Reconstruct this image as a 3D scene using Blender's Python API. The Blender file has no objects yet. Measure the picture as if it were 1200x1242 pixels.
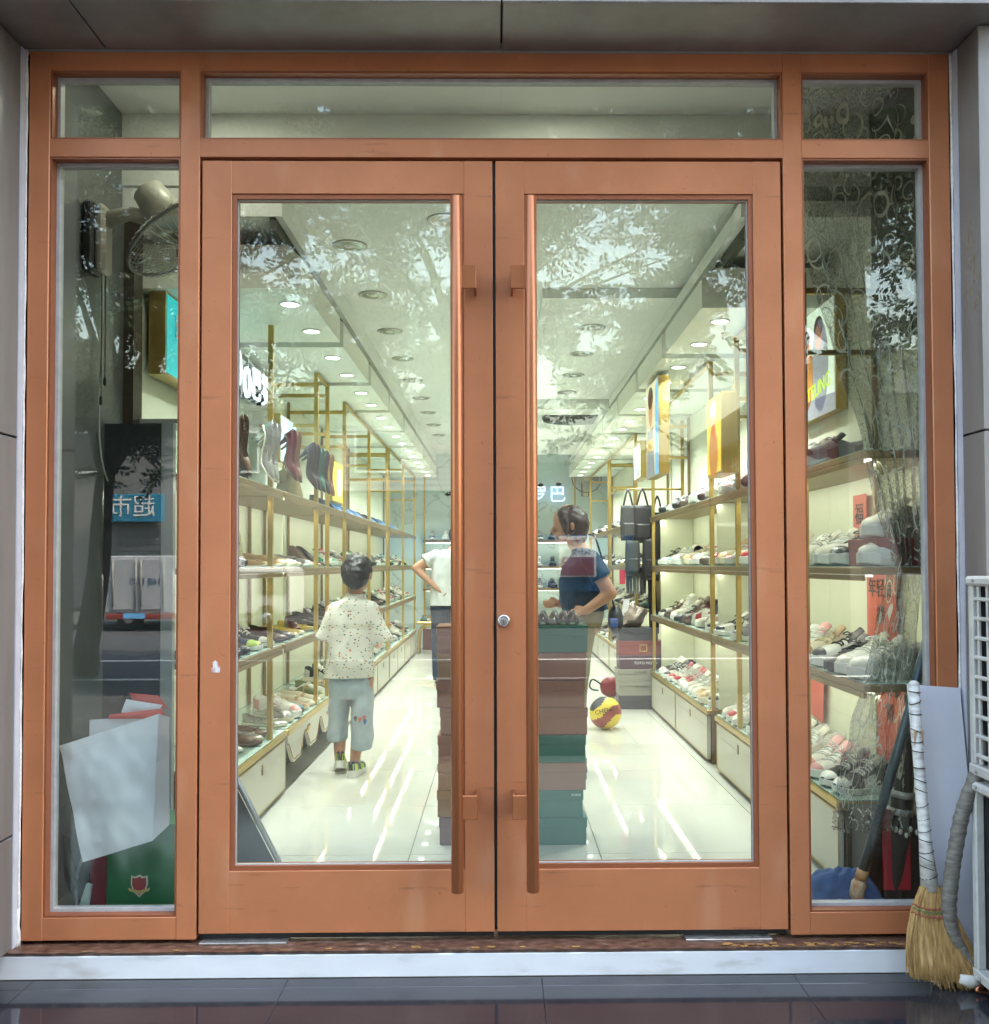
import bpy, bmesh, math, random
import numpy as np
from mathutils import Vector, Matrix, noise
random.seed(7)
rng = np.random.default_rng(7)
PI = math.pi
R = math.radians
S = bpy.context.scene
COL = S.collection

# ------------------------------------------------------------------ camera
cd = bpy.data.cameras.new('camera')
cam = bpy.data.objects.new('camera', cd)
COL.objects.link(cam)
S.camera = cam
cd.sensor_fit = 'HORIZONTAL'
cd.sensor_width = 36.0
cd.lens = 36.0 * 1150 / 1200
cd.shift_x = -19.28 / 1200
cd.shift_y = 33.57 / 1200
cd.clip_start = 0.05
cd.clip_end = 500
_yaw, _pit, _rol = 0.0117, 0.0262, -0.0033
_f = Vector((math.sin(_yaw)*math.cos(_pit), math.cos(_yaw)*math.cos(_pit), math.sin(_pit)))
_r = Vector((math.cos(_yaw), -math.sin(_yaw), 0))
_u = _r.cross(_f)
_r2 = math.cos(_rol)*_r + math.sin(_rol)*_u
_u2 = -math.sin(_rol)*_r + math.cos(_rol)*_u
M = Matrix((_r2, _u2, -_f)).transposed().to_4x4()
M.translation = Vector((0, -3.1, 1.22))
cam.matrix_world = M

# ------------------------------------------------------------------ sky, sun, exposure
SUN_EL, SUN_AZ = 58.0, 64.0           # azimuth from +Y towards +X: the sun stands behind the shop
w = bpy.data.worlds.new('World')
S.world = w
w.use_nodes = True
wn = w.node_tree.nodes
sky = wn.new('ShaderNodeTexSky')
sky.sky_type = 'NISHITA'
sky.sun_disc = False
sky.sun_elevation = R(SUN_EL)
sky.sun_rotation = R(SUN_AZ)
sky.dust_density = 5.0
sky.air_density = 2.0
wn['Background'].inputs['Strength'].default_value = 0.15
w.node_tree.links.new(sky.outputs['Color'], wn['Background'].inputs['Color'])
sd = bpy.data.lights.new('sun', 'SUN')
sd.energy = 2.2
sd.angle = R(0.55)
sd.color = (1.0, 0.95, 0.88)
so = bpy.data.objects.new('sun', sd)
COL.objects.link(so)
_sv = Vector((math.sin(R(SUN_AZ))*math.cos(R(SUN_EL)), math.cos(R(SUN_AZ))*math.cos(R(SUN_EL)), math.sin(R(SUN_EL))))
so.rotation_euler = (-_sv).to_track_quat('-Z', 'Y').to_euler()
so.location = (0, 0, 30)
S.view_settings.view_transform = 'Standard'
S.view_settings.look = 'None'
S.view_settings.exposure = 3.02
S.view_settings.gamma = 1.0
LAMP_W = 1.28        # watts of one canopy spot
STRIP_W = 0.066       # scale of the shelf strips

S.render.engine = 'CYCLES'
c = S.cycles
c.max_bounces = 8
c.diffuse_bounces = 6
c.glossy_bounces = 4
c.transmission_bounces = 4
c.transparent_max_bounces = 24
c.caustics_reflective = False
c.caustics_refractive = False
c.sample_clamp_indirect = 6.0
c.use_denoising = True
c.use_adaptive_sampling = True
c.adaptive_threshold = 0.02

# ------------------------------------------------------------------ materials
MATS = {}
def mat(name, col, rough=0.5, metal=0.0, noise_amt=0.0, noise_scale=8.0, bump=0.0, bump_scale=60.0,
        emit=None, estr=0.0, spec=0.5, coat=0.0, stretch=None, trans=0.0, sheen=0.0):
    if name in MATS:
        return MATS[name]
    m = bpy.data.materials.new(name)
    m.use_nodes = True
    nt = m.node_tree
    b = nt.nodes['Principled BSDF']
    b.inputs['Base Color'].default_value = (*col, 1)
    b.inputs['Roughness'].default_value = rough
    b.inputs['Metallic'].default_value = metal
    b.inputs['Specular IOR Level'].default_value = spec
    b.inputs['Coat Weight'].default_value = coat
    if sheen:
        b.inputs['Sheen Weight'].default_value = sheen
    if emit:
        b.inputs['Emission Color'].default_value = (*emit, 1)
        b.inputs['Emission Strength'].default_value = estr
    if noise_amt or bump:
        tc = nt.nodes.new('ShaderNodeTexCoord')
        mp = nt.nodes.new('ShaderNodeMapping')
        nt.links.new(tc.outputs['Object'], mp.inputs['Vector'])
        if stretch:
            mp.inputs['Scale'].default_value = stretch
    if noise_amt:
        n = nt.nodes.new('ShaderNodeTexNoise')
        n.inputs['Scale'].default_value = noise_scale
        n.inputs['Detail'].default_value = 6
        n.inputs['Roughness'].default_value = 0.65
        nt.links.new(mp.outputs[0], n.inputs['Vector'])
        mr = nt.nodes.new('ShaderNodeMapRange')
        mr.inputs['From Min'].default_value = 0.3
        mr.inputs['From Max'].default_value = 0.7
        mr.inputs['To Min'].default_value = 1 - noise_amt
        mr.inputs['To Max'].default_value = 1 + noise_amt
        nt.links.new(n.outputs['Fac'], mr.inputs['Value'])
        vm = nt.nodes.new('ShaderNodeVectorMath')
        vm.operation = 'SCALE'
        vm.inputs[0].default_value = col
        nt.links.new(mr.outputs[0], vm.inputs['Scale'])
        nt.links.new(vm.outputs[0], b.inputs['Base Color'])
        mr2 = nt.nodes.new('ShaderNodeMapRange')
        mr2.inputs['To Min'].default_value = max(0.02, rough*0.75)
        mr2.inputs['To Max'].default_value = min(1, rough*1.3)
        nt.links.new(n.outputs['Fac'], mr2.inputs['Value'])
        nt.links.new(mr2.outputs[0], b.inputs['Roughness'])
    if bump:
        n2 = nt.nodes.new('ShaderNodeTexNoise')
        n2.inputs['Scale'].default_value = bump_scale
        n2.inputs['Detail'].default_value = 4
        nt.links.new(mp.outputs[0], n2.inputs['Vector'])
        bp = nt.nodes.new('ShaderNodeBump')
        bp.inputs['Strength'].default_value = bump
        bp.inputs['Distance'].default_value = 0.01
        nt.links.new(n2.outputs['Fac'], bp.inputs['Height'])
        nt.links.new(bp.outputs[0], b.inputs['Normal'])
    MATS[name] = m
    return m

def glass_mat(name, tint, f0, wobble=0.0):
    m = bpy.data.materials.new(name)
    m.use_nodes = True
    nt = m.node_tree
    nt.nodes.clear()
    out = nt.nodes.new('ShaderNodeOutputMaterial')
    mix = nt.nodes.new('ShaderNodeMixShader')
    tr = nt.nodes.new('ShaderNodeBsdfTransparent')
    tr.inputs['Color'].default_value = (*tint, 1)
    gl = nt.nodes.new('ShaderNodeBsdfGlossy')
    gl.inputs['Roughness'].default_value = 0.0
    lw = nt.nodes.new('ShaderNodeLayerWeight')
    lw.inputs['Blend'].default_value = 0.5
    pw = nt.nodes.new('ShaderNodeMath')
    pw.operation = 'POWER'
    pw.inputs[1].default_value = 5.0
    ma = nt.nodes.new('ShaderNodeMath')
    ma.operation = 'MULTIPLY_ADD'
    ma.inputs[1].default_value = 1 - f0
    ma.inputs[2].default_value = f0
    L = nt.links.new
    L(lw.outputs['Facing'], pw.inputs[0])
    L(pw.outputs[0], ma.inputs[0])
    L(ma.outputs[0], mix.inputs['Fac'])
    L(tr.outputs[0], mix.inputs[1])
    L(gl.outputs[0], mix.inputs[2])
    L(mix.outputs[0], out.inputs['Surface'])
    if wobble:
        tc = nt.nodes.new('ShaderNodeTexCoord')
        n = nt.nodes.new('ShaderNodeTexNoise')
        n.inputs['Scale'].default_value = 2.2
        n.inputs['Detail'].default_value = 1
        bp = nt.nodes.new('ShaderNodeBump')
        bp.inputs['Strength'].default_value = wobble
        bp.inputs['Distance'].default_value = 0.01
        L(tc.outputs['Object'], n.inputs['Vector'])
        L(n.outputs['Fac'], bp.inputs['Height'])
        L(bp.outputs[0], gl.inputs['Normal'])
    MATS[name] = m
    return m

def ramp_mat(name, scale, stops, rough=0.5, kind='noise', stretch=(1, 1, 1), detail=5.0, bump=0.0, spec=0.5, coords='Object'):
    m = bpy.data.materials.new(name)
    m.use_nodes = True
    nt = m.node_tree
    b = nt.nodes['Principled BSDF']
    b.inputs['Roughness'].default_value = rough
    b.inputs['Specular IOR Level'].default_value = spec
    tc = nt.nodes.new('ShaderNodeTexCoord')
    mp = nt.nodes.new('ShaderNodeMapping')
    mp.inputs['Scale'].default_value = stretch
    nt.links.new(tc.outputs[coords], mp.inputs['Vector'])
    if kind == 'noise':
        n = nt.nodes.new('ShaderNodeTexNoise')
        n.inputs['Detail'].default_value = detail
        o = n.outputs['Fac']
    else:
        n = nt.nodes.new('ShaderNodeTexVoronoi')
        o = n.outputs['Distance']
    n.inputs['Scale'].default_value = scale
    nt.links.new(mp.outputs[0], n.inputs['Vector'])
    cr = nt.nodes.new('ShaderNodeValToRGB')
    while len(cr.color_ramp.elements) < len(stops):
        cr.color_ramp.elements.new(0.5)
    for e, (p, col) in zip(cr.color_ramp.elements, stops):
        e.position = p
        e.color = (*col, 1)
    nt.links.new(o, cr.inputs[0])
    nt.links.new(cr.outputs[0], b.inputs['Base Color'])
    if bump:
        bp = nt.nodes.new('ShaderNodeBump')
        bp.inputs['Strength'].default_value = bump
        bp.inputs['Distance'].default_value = 0.01
        nt.links.new(o, bp.inputs['Height'])
        nt.links.new(bp.outputs[0], b.inputs['Normal'])
    MATS[name] = m
    return m

FRAME = mat('copper_paint', (0.49, 0.182, 0.080), 0.36, 0.15, 0.10, 3.5, 0.03, 140, spec=0.5)
def worn(m):
    nt = m.node_tree; b = nt.nodes['Principled BSDF']
    src = b.inputs['Base Color'].links[0].from_socket
    tc = nt.nodes.new('ShaderNodeTexCoord')
    def layer(sc, st, lo, hi, col, amt, src, det=8):
        mp = nt.nodes.new('ShaderNodeMapping'); mp.inputs['Scale'].default_value = st
        n = nt.nodes.new('ShaderNodeTexNoise'); n.inputs['Scale'].default_value = sc; n.inputs['Detail'].default_value = det
        mr = nt.nodes.new('ShaderNodeMapRange'); mr.inputs['From Min'].default_value = lo; mr.inputs['From Max'].default_value = hi; mr.inputs['To Max'].default_value = amt
        mx = nt.nodes.new('ShaderNodeMix'); mx.data_type = 'RGBA'; mx.inputs[7].default_value = (*col, 1)
        L = nt.links.new
        L(tc.outputs['Object'], mp.inputs[0]); L(mp.outputs[0], n.inputs['Vector']); L(n.outputs['Fac'], mr.inputs[0]); L(mr.outputs[0], mx.inputs[0]); L(src, mx.inputs[6])
        return mx.outputs[2]
    src = layer(7, (1, 1, .35), .60, .75, (0.58, 0.30, 0.17), .45, src)
    src = layer(45, (1, 1, 1), .70, .74, (0.16, 0.06, 0.03), .35, src, 3)
    src = layer(16, (.25, 1, 2.5), .66, .74, (0.22, 0.085, 0.04), .5, src)
    nt.links.new(src, b.inputs['Base Color'])
worn(FRAME)
HANDLE = mat('copper_handle', (0.37, 0.13, 0.052), 0.30, 0.5, 0.0)
FRAME_DK = mat('copper_paint_reveal', (0.30, 0.095, 0.04), 0.42, 0.2, 0.1, 5)
GLASS = glass_mat('window_glass', (0.950, 0.985, 0.960), 0.078, 0.0)
SHELFGLASS = glass_mat('shelf_glass', (0.86, 0.96, 0.92), 0.06)
BEAD = mat('grey_bead', (0.42, 0.42, 0.43), 0.5, 0, 0.15, 20)
BLACK = mat('black_rubber', (0.012, 0.012, 0.013), 0.5)
CAULK = mat('white_caulk', (0.72, 0.70, 0.68), 0.7, 0, 0.15, 60)
STEEL = mat('bright_steel', (0.7, 0.7, 0.71), 0.22, 1.0)
PANEL = mat('grey_cladding', (0.235, 0.225, 0.22), 0.38, 0.25, 0.20, 5.0, stretch=(1, 1, .12))
THRESH = ramp_mat('brown_granite', 26, [(0.30, (0.04, 0.022, 0.014)), (0.5, (0.13, 0.066, 0.043)), (0.62, (0.18, 0.10, 0.07)), (0.78, (0.36, 0.30, 0.25))], 0.35, stretch=(1, 2, 1))
WHITESTRIP = ramp_mat('white_step_strip', 5, [(.28, (0.50, 0.49, 0.48)), (.42, (0.68, 0.69, 0.72)), (.7, (0.74, 0.75, 0.78))], .38, stretch=(1, 1, 3), detail=9)
DARKTILE = ramp_mat('dark_polished_tile', 3.0, [(0.3, (0.012, 0.014, 0.020)), (0.6, (0.030, 0.030, 0.035)), (0.78, (0.085, 0.08, 0.08))], 0.08, detail=9, bump=0.02, spec=0.6)
GROUT = mat('dark_grout', (0.03, 0.03, 0.032), 0.8)
FLOORT = mat('cream_floor_tile', (0.56, 0.55, 0.485), 0.03, 0, 0.06, 1.5, spec=0.36)
GROUT2 = mat('floor_grout', (0.20, 0.19, 0.16), 0.7)
WALLW = mat('cream_wall', (0.78, 0.79, 0.70), 0.6, 0, 0.03, 3)
WALLMARBLE = ramp_mat('pale_marble_wall', 1.6, [(0.30, (0.54, 0.66, 0.67)), (0.49, (0.58, 0.69, 0.69)), (0.5, (0.40, 0.46, 0.46)), (0.512, (0.58, 0.69, 0.69))], 0.25, detail=7)
WALLGREY = mat('grey_glossy_wall', (0.13, 0.14, 0.14), 0.22, 0, 0.06, 3)
CEIL = mat('ceiling_paint', (0.80, 0.82, 0.79), 0.8, 0, 0.03, 2)
GOLD = mat('brushed_gold', (0.56, 0.40, 0.13), 0.30, 0.85, 0.12, 9, stretch=(1, 1, 0.1))
GOLDDK = mat('old_gold', (0.30, 0.21, 0.10), 0.4, 0.7, 0.12, 9)
CABDOOR = mat('cream_cabinet', (0.56, 0.54, 0.46), 0.35, 0, 0.06, 4)
CABDARK = mat('dark_cabinet', (0.05, 0.04, 0.03), 0.5)
BACKPANEL = mat('shelf_back_panel', (0.76, 0.77, 0.61), 0.45, 0, 0.03, 5, emit=None)
LEDM = mat('led_disc', (1, 1, 1), 0.4, emit=(1.0, 0.98, 0.92), estr=1.6)
LEDSTRIP = mat('led_strip', (1, 1, 1), 0.4, emit=(1.0, 0.99, 0.84), estr=0.32)
SIGNW = mat('sign_light', (1, 1, 1), 0.4, emit=(0.80, 0.92, 1.0), estr=0.17)
WHITEPL = mat('white_plastic', (0.72, 0.72, 0.70), 0.4, 0, 0.04, 8)
GREYPL = mat('grey_plastic', (0.34, 0.33, 0.30), 0.45, 0, 0.08, 12)
DIRTYW = mat('weathered_white', (0.52, 0.51, 0.48), 0.5, 0, 0.16, 14)
WHITEPAPER = mat('white_paper', (0.80, 0.80, 0.86), 0.6, 0, 0.03, 6, 0.05, 20)
REDP = mat('red_paper', (0.62, 0.075, 0.06), 0.55, 0, 0.05, 5)
INK = mat('black_ink', (0.015, 0.015, 0.018), 0.6)

# ------------------------------------------------------------------ mesh helpers
class MB:
    def __init__(s):
        s.v, s.f, s.m, s.sm = [], [], [], []
    def face(s, idx, mi=0, smooth=False):
        s.f.append(tuple(idx)); s.m.append(mi); s.sm.append(smooth)
    def box(s, a, b, mi=0, bev=0.0):
        lo = [min(a[i], b[i]) for i in range(3)]
        hi = [max(a[i], b[i]) for i in range(3)]
        n = len(s.v)
        if bev <= 0:
            for z in (lo[2], hi[2]):
                for x, y in ((lo[0], lo[1]), (hi[0], lo[1]), (hi[0], hi[1]), (lo[0], hi[1])):
                    s.v.append((x, y, z))
            for q in ((0, 3, 2, 1), (4, 5, 6, 7), (0, 1, 5, 4), (1, 2, 6, 5), (2, 3, 7, 6), (3, 0, 4, 7)):
                s.face([n+i for i in q], mi)
            return s
        bev = min(bev, 0.45*min(hi[i]-lo[i] for i in range(3)))
        ix = {}
        for cx in (0, 1):
            for cy in (0, 1):
                for cz in (0, 1):
                    cc = (cx, cy, cz)
                    for ax in range(3):
                        p = []
                        for k in range(3):
                            e = hi[k] if cc[k] else lo[k]
                            if k != ax:
                                e += -bev if cc[k] else bev
                            p.append(e)
                        ix[cc, ax] = len(s.v)
                        s.v.append(tuple(p))
        for ax in range(3):
            o1, o2 = (ax+1) % 3, (ax+2) % 3
            for sg in (0, 1):
                q = []
                for u, t in ((0, 0), (1, 0), (1, 1), (0, 1)):
                    cc = [0, 0, 0]; cc[ax] = sg; cc[o1] = u; cc[o2] = t
                    q.append(ix[tuple(cc), ax])
                s.face(q if sg else q[::-1], mi)
            for u in (0, 1):
                for t in (0, 1):
                    c0 = [0, 0, 0]; c0[o1] = u; c0[o2] = t
                    c1 = list(c0); c1[ax] = 1
                    c0, c1 = tuple(c0), tuple(c1)
                    q = [ix[c0, o1], ix[c1, o1], ix[c1, o2], ix[c0, o2]]
                    s.face(q if u == t else q[::-1], mi)
        for cc in [(x, y, z) for x in (0, 1) for y in (0, 1) for z in (0, 1)]:
            q = [ix[cc, 0], ix[cc, 1], ix[cc, 2]]
            s.face(q if sum(cc) % 2 else q[::-1], mi)
        return s
    def rings(s, rs, mi=0, smooth=True, cap=True, closed=True):
        n0 = len(s.v)
        k = len(rs[0])
        for r in rs:
            s.v.extend([tuple(p) for p in r])
        for i in range(len(rs)-1):
            for j in range(k if closed else k-1):
                a = n0+i*k+j; b = n0+i*k+(j+1) % k
                s.face((a, b, b+k, a+k), mi, smooth)
        if cap and closed:
            s.face([n0+j for j in range(k)][::-1], mi, False)
            s.face([n0+(len(rs)-1)*k+j for j in range(k)], mi, False)
        return s
    def tube(s, pts, r, n=8, mi=0, cap=True, smooth=True):
        pts = [Vector(p) for p in pts]
        rr = r if isinstance(r, (list, tuple)) else [r]*len(pts)
        rs = []
        prev = None
        for i, p in enumerate(pts):
            d = (pts[min(i+1, len(pts)-1)] - pts[max(i-1, 0)])
            if d.length < 1e-9:
                d = Vector((0, 0, 1))
            d.normalize()
            if prev is None:
                a = Vector((0, 0, 1)) if abs(d.z) < 0.9 else Vector((1, 0, 0))
                u = d.cross(a).normalized()
            else:
                u = (prev - d*prev.dot(d)).normalized()
            prev = u
            v = d.cross(u)
            rs.append([p + (u*math.cos(2*PI*j/n) + v*math.sin(2*PI*j/n))*rr[i] for j in range(n)])
        return s.rings(rs, mi, smooth, cap)
    def lathe(s, prof, n=24, mi=0, o=(0, 0, 0), ax='z', smooth=True, cap=True):
        rs = []
        for r, h in prof:
            ring = []
            for j in range(n):
                a = 2*PI*j/n
                p = (r*math.cos(a), r*math.sin(a), h)
                if ax == 'y': p = (p[0], p[2], p[1])
                if ax == 'x': p = (p[2], p[0], p[1])
                ring.append((p[0]+o[0], p[1]+o[1], p[2]+o[2]))
            rs.append(ring)
        return s.rings(rs, mi, smooth, cap)
    def ellip(s, o, r, n=16, m=10, mi=0, rot=None):
        rs = []
        for i in range(m+1):
            t = -PI/2 + PI*i/m
            t = max(-PI/2+0.02, min(PI/2-0.02, t))
            ring = []
            for j in range(n):
                a = 2*PI*j/n
                p = Vector((r[0]*math.cos(t)*math.cos(a), r[1]*math.cos(t)*math.sin(a), r[2]*math.sin(t)))
                if rot: p = rot @ p
                ring.append((p.x+o[0], p.y+o[1], p.z+o[2]))
            rs.append(ring)
        return s.rings(rs, mi)
    def grid(s, fn, nu, nv, mi=0, smooth=True):
        n0 = len(s.v)
        for i in range(nu+1):
            for j in range(nv+1):
                s.v.append(tuple(fn(i/nu, j/nv)))
        for i in range(nu):
            for j in range(nv):
                a = n0+i*(nv+1)+j
                s.face((a, a+1, a+nv+2, a+nv+1), mi, smooth)
        return s
    def prism(s, poly, axis, t0, t1, mi=0):
        def P(a, b, t):
            return {'x': (t, a, b), 'y': (a, t, b), 'z': (a, b, t)}[axis]
        n0 = len(s.v); k = len(poly)
        for a, b in poly: s.v.append(P(a, b, t0))
        for a, b in poly: s.v.append(P(a, b, t1))
        s.face([n0+i for i in range(k)][::-1], mi)
        s.face([n0+k+i for i in range(k)], mi)
        for i in range(k):
            j = (i+1) % k
            s.face((n0+i, n0+j, n0+k+j, n0+k+i), mi)
        return s
    def mesh(s, name, mats, off=(0, 0, 0), fix=True):
        me = bpy.data.meshes.new(name)
        v = s.v if off == (0, 0, 0) else [(p[0]-off[0], p[1]-off[1], p[2]-off[2]) for p in s.v]
        me.from_pydata(v, [], s.f)
        for m in (mats if isinstance(mats, (list, tuple)) else [mats]):
            me.materials.append(m)
        me.polygons.foreach_set('material_index', s.m)
        me.polygons.foreach_set('use_smooth', s.sm)
        if fix and len(s.f) < 20000:
            bm = bmesh.new(); bm.from_mesh(me)
            bmesh.ops.recalc_face_normals(bm, faces=bm.faces)
            bm.to_mesh(me); bm.free()
        me.update()
        return me
    def build(s, name, mats, parent=None, world=True, fix=True):
        """one mesh object; vertices are world coordinates, re-based on the (unrotated) parent"""
        off = (0, 0, 0)
        if parent is not None and world:
            p = parent; off = Vector((0, 0, 0))
            while p is not None:
                off += p.location; p = p.parent
            off = tuple(off)
        return link(name, s.mesh(name, mats, off, fix), parent)

def link(name, me, parent=None, loc=None, rot=None):
    o = bpy.data.objects.new(name, me)
    COL.objects.link(o)
    if parent is not None: o.parent = parent
    if loc is not None: o.location = loc
    if rot is not None: o.rotation_euler = rot
    return o
def tag(o, label=None, cat=None, group=None, kind=None):
    if label: o['label'] = label
    if cat: o['category'] = cat
    if group: o['group'] = group
    if kind: o['kind'] = kind
    return o
def thing(name, label, cat, loc=(0, 0, 0), rz=0.0, group=None, kind=None):
    o = bpy.data.objects.new(name, None)
    o.empty_display_size = 0.1
    COL.objects.link(o)
    o.location = loc
    o.rotation_euler = (0, 0, rz)
    return tag(o, label, cat, group, kind)
def bx(name, a, b, m, parent=None, bev=0.0):
    return MB().box(a, b, 0, bev).build(name, m, parent)
def struct(o): o['kind'] = 'structure'; return o
def text_mb(body, size, depth=0.004, align='CENTER'):
    """flat mesh of a line of writing in the local XY plane, centred"""
    cu = bpy.data.curves.new('t', 'FONT')
    cu.body = body; cu.size = size; cu.extrude = depth/2
    cu.align_x = align; cu.align_y = 'CENTER'
    cu.resolution_u = 3
    o = bpy.data.objects.new('t', cu)
    COL.objects.link(o)
    bpy.context.view_layer.update()
    me = bpy.data.meshes.new_from_object(o.evaluated_get(bpy.context.evaluated_depsgraph_get()))
    bpy.data.objects.remove(o)
    return me
def text(name, body, size, m, parent, mtx, depth=0.004, sx=1.0):
    me = text_mb(body, size, depth)
    me.name = name
    me.transform(Matrix.Diagonal((sx, 1, 1, 1)))
    me.materials.clear(); me.materials.append(m)
    off = Vector((0, 0, 0)); p = parent
    while p is not None:
        off += p.location; p = p.parent
    me.transform(Matrix.Translation(-off) @ mtx)
    return link(name, me, parent)
def frame_mtx(o, xdir, ydir):
    x = Vector(xdir).normalized(); y = Vector(ydir).normalized(); z = x.cross(y)
    m = Matrix((x, y, z)).transposed().to_4x4(); m.translation = Vector(o)
    return m
def sstep(a, b, x):
    t = max(0, min(1, (x-a)/(b-a))); return t*t*(3-2*t)

# ================================================================== SETTING: ground, shell of the shop
ground = struct(bx('ground', (-150, -150, -0.60), (150, 150, -0.30), mat('asphalt', (0.055, 0.055, 0.058), 0.85, 0, 0.2, 2.0)))
sidewalk = struct(bx('sidewalk', (-60, -7.0, -0.29), (60, -3.45, -0.17), mat('paving', (0.062, 0.060, 0.058), 0.8, 0, 0.15, 1.2), bev=0.02))
for k in range(-8, 9):                      # paving slabs near the entrance
    for j in range(5):
        bx('paving_slab', (k*0.7-0.345, -3.47-j*0.7-0.69, -0.171), (k*0.7+0.345, -3.47-j*0.7-0.005, -0.160), mat('paving', (0.3, 0.29, 0.27)), sidewalk, 0.004)
bx('lane_line', (-60, -12.1, -0.299), (60, -11.95, -0.295), mat('road_paint', (0.7, 0.7, 0.68), 0.7, 0, 0.2, 3), ground)
for k in range(-9, 10):
    bx('lane_dash', (k*6-1.5, -9.6, -0.299), (k*6+1.5, -9.45, -0.295), MATS['road_paint'], ground)
far_walk = struct(bx('far_sidewalk', (-60, -26.0, -0.29), (60, -19.5, -0.17), MATS['paving'], bev=0.02))

entry = struct(bx('entrance_floor', (-3.2, -3.45, -0.30), (3.2, -0.06, -0.095), GROUT))
xs = [-2.27, -1.47, -0.67, 0.13, 0.93, 1.73, 2.53]
ys = [-0.062, -0.13, -0.93, -1.73, -2.53, -3.33]
for i in range(len(xs)-1):
    for j in range(len(ys)-1):
        bx('tile', (xs[i]+0.0006, ys[j+1]+0.0007, -0.0955), (xs[i+1]-0.0006, ys[j]-0.0007, -0.085), DARKTILE, entry, 0.001)

step = struct(MB().box((-3.2, -0.052, -0.30), (3.2, 0.13, -0.002)).build('doorstep', mat('rough_mortar', (0.2, 0.17, 0.14), 0.9, 0, 0.3, 20)))
# granite threshold, front edge chipped
b = MB()
n = 120
top, bot = [], []
random.seed(3)
jag = [0.0]*(n+1)
for i in range(n+1):
    jag[i] = 0.004*noise.noise((i*0.31, 2.0, 0)) + (0.010*max(0, noise.noise((i*0.9, 7.0, 0))) if i % 3 == 0 else 0)
for i in range(n+1):
    x = -1.70 + 3.23*i/n
    top.append((x, -0.066+abs(jag[i])*1.6, 0.0005)); bot.append((x, -0.058+abs(jag[i])*1.6, -0.012))
for i in range(n+1):
    b.v += [top[i], bot[i], (top[i][0], 0.13, 0.0005)]
for i in range(n):
    b.face((3*i, 3*i+3, 3*i+5, 3*i+2)); b.face((3*i+1, 3*i+4, 3*i+3, 3*i))
b.build('threshold', THRESH, step)
bx('step_strip', (-3.2, -0.0605, -0.0845), (1.40, -0.0525, -0.0125), WHITESTRIP, step, 0.002)
b = MB()
for k in range(60):                                    # crumbs of mortar and leaf litter along the threshold edge
    x = random.choice([random.uniform(-1.5, 1.4), random.uniform(0.7, 1.3)]); q = random.uniform(0.002, 0.007)
    y = random.uniform(-0.06, -0.035); z = 0.001
    b.box((x-q*2, y-q*0.6, z), (x+q*2, y+q*0.6, z+q*0.7), 0, q*0.2)
tag(b.build('crumbs', mat('rusty_crumbs', (0.30, 0.16, 0.05), 0.9, 0, 0.5, 40), step), kind='stuff')

floor = struct(bx('shop_floor', (-1.66, 0.10, -0.10), (1.66, 11.0, -0.0055), GROUT2))
TX, TY = 0.8, 0.8
random.seed(4)
for i in range(5):
    for j in range(14):
        x0 = -1.98+i*TX; y0 = 0.13+j*TY
        bx('tile', (max(x0, -1.655)+0.0016, y0+0.0016, -0.006), (min(x0+TX, 1.655)-0.0016, min(y0+TY, 10.99)-0.0016, 0.0), FLOORT, floor, 0.0008)

WL, WR, YB = -1.62, 1.62, 10.9
wall_left = struct(bx('wall_left', (WL-0.03, 0.10, -0.02), (WL, YB+0.1, 3.3), WALLW))
bx('front_panel', (WL, 0.10, 0.0), (WL+0.006, 0.97, 3.16), WALLGREY, wall_left)
bx('corner_post', (WL, 0.97, 0.0), (WL+0.05, 1.07, 3.16), mat('dark_brown_wood', (0.05, 0.035, 0.025), 0.45, 0, 0.2, 6), wall_left)
wall_right = struct(bx('wall_right', (WR, 0.10, -0.02), (WR+0.03, YB+0.1, 3.3), WALLW))
UNLITWALL = mat('unlit_wall_dark', (0.05, 0.052, 0.047), .4, 0, .1, 4)  # unlit look of this corner, put into a dark colour
bx('front_panel', (WR-.006, 0.10, 0.0), (WR, 0.455, 3.16), UNLITWALL, wall_right)
bx('front_panel', (WR-.006, 0.456, 2.45), (WR, 0.95, 3.16), UNLITWALL, wall_right)
bx('front_panel', (WR-.052, 0.46, 2.08), (WR-.046, 0.84, 2.44), UNLITWALL, wall_right)  # added dark sheet, darkens the backdrop of the curtain
wall_back = struct(bx('wall_back', (-1.66, YB, -0.02), (1.66, YB+0.1, 3.3), WALLMARBLE))
ceiling = struct(bx('ceiling', (-1.66, 0.94, 2.85), (1.66, YB+0.1, 3.24), CEIL))
bx('front_ceiling', (-1.66, 0.02, 3.16), (1.66, 0.938, 3.24), CEIL, ceiling)
bx('lower_panel', (0.26, 2.45, 2.79), (1.2, 5.88, 2.852), CEIL, ceiling)
bx('beam', (-0.35, 5.9, 2.70), (1.62, 6.25, 2.852), CEIL, ceiling)
bx('bulkhead', (WL, 0.95, 2.72), (-0.93, YB, 2.853), CEIL, ceiling)
bx('bulkhead', (1.05, 0.95, 2.72), (WR, YB, 2.7895), CEIL, ceiling)
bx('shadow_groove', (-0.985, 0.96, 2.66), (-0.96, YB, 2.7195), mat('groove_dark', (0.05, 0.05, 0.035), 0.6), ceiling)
bx('shadow_groove', (1.09, 0.96, 2.66), (1.115, YB, 2.7195), MATS['groove_dark'], ceiling)

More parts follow.
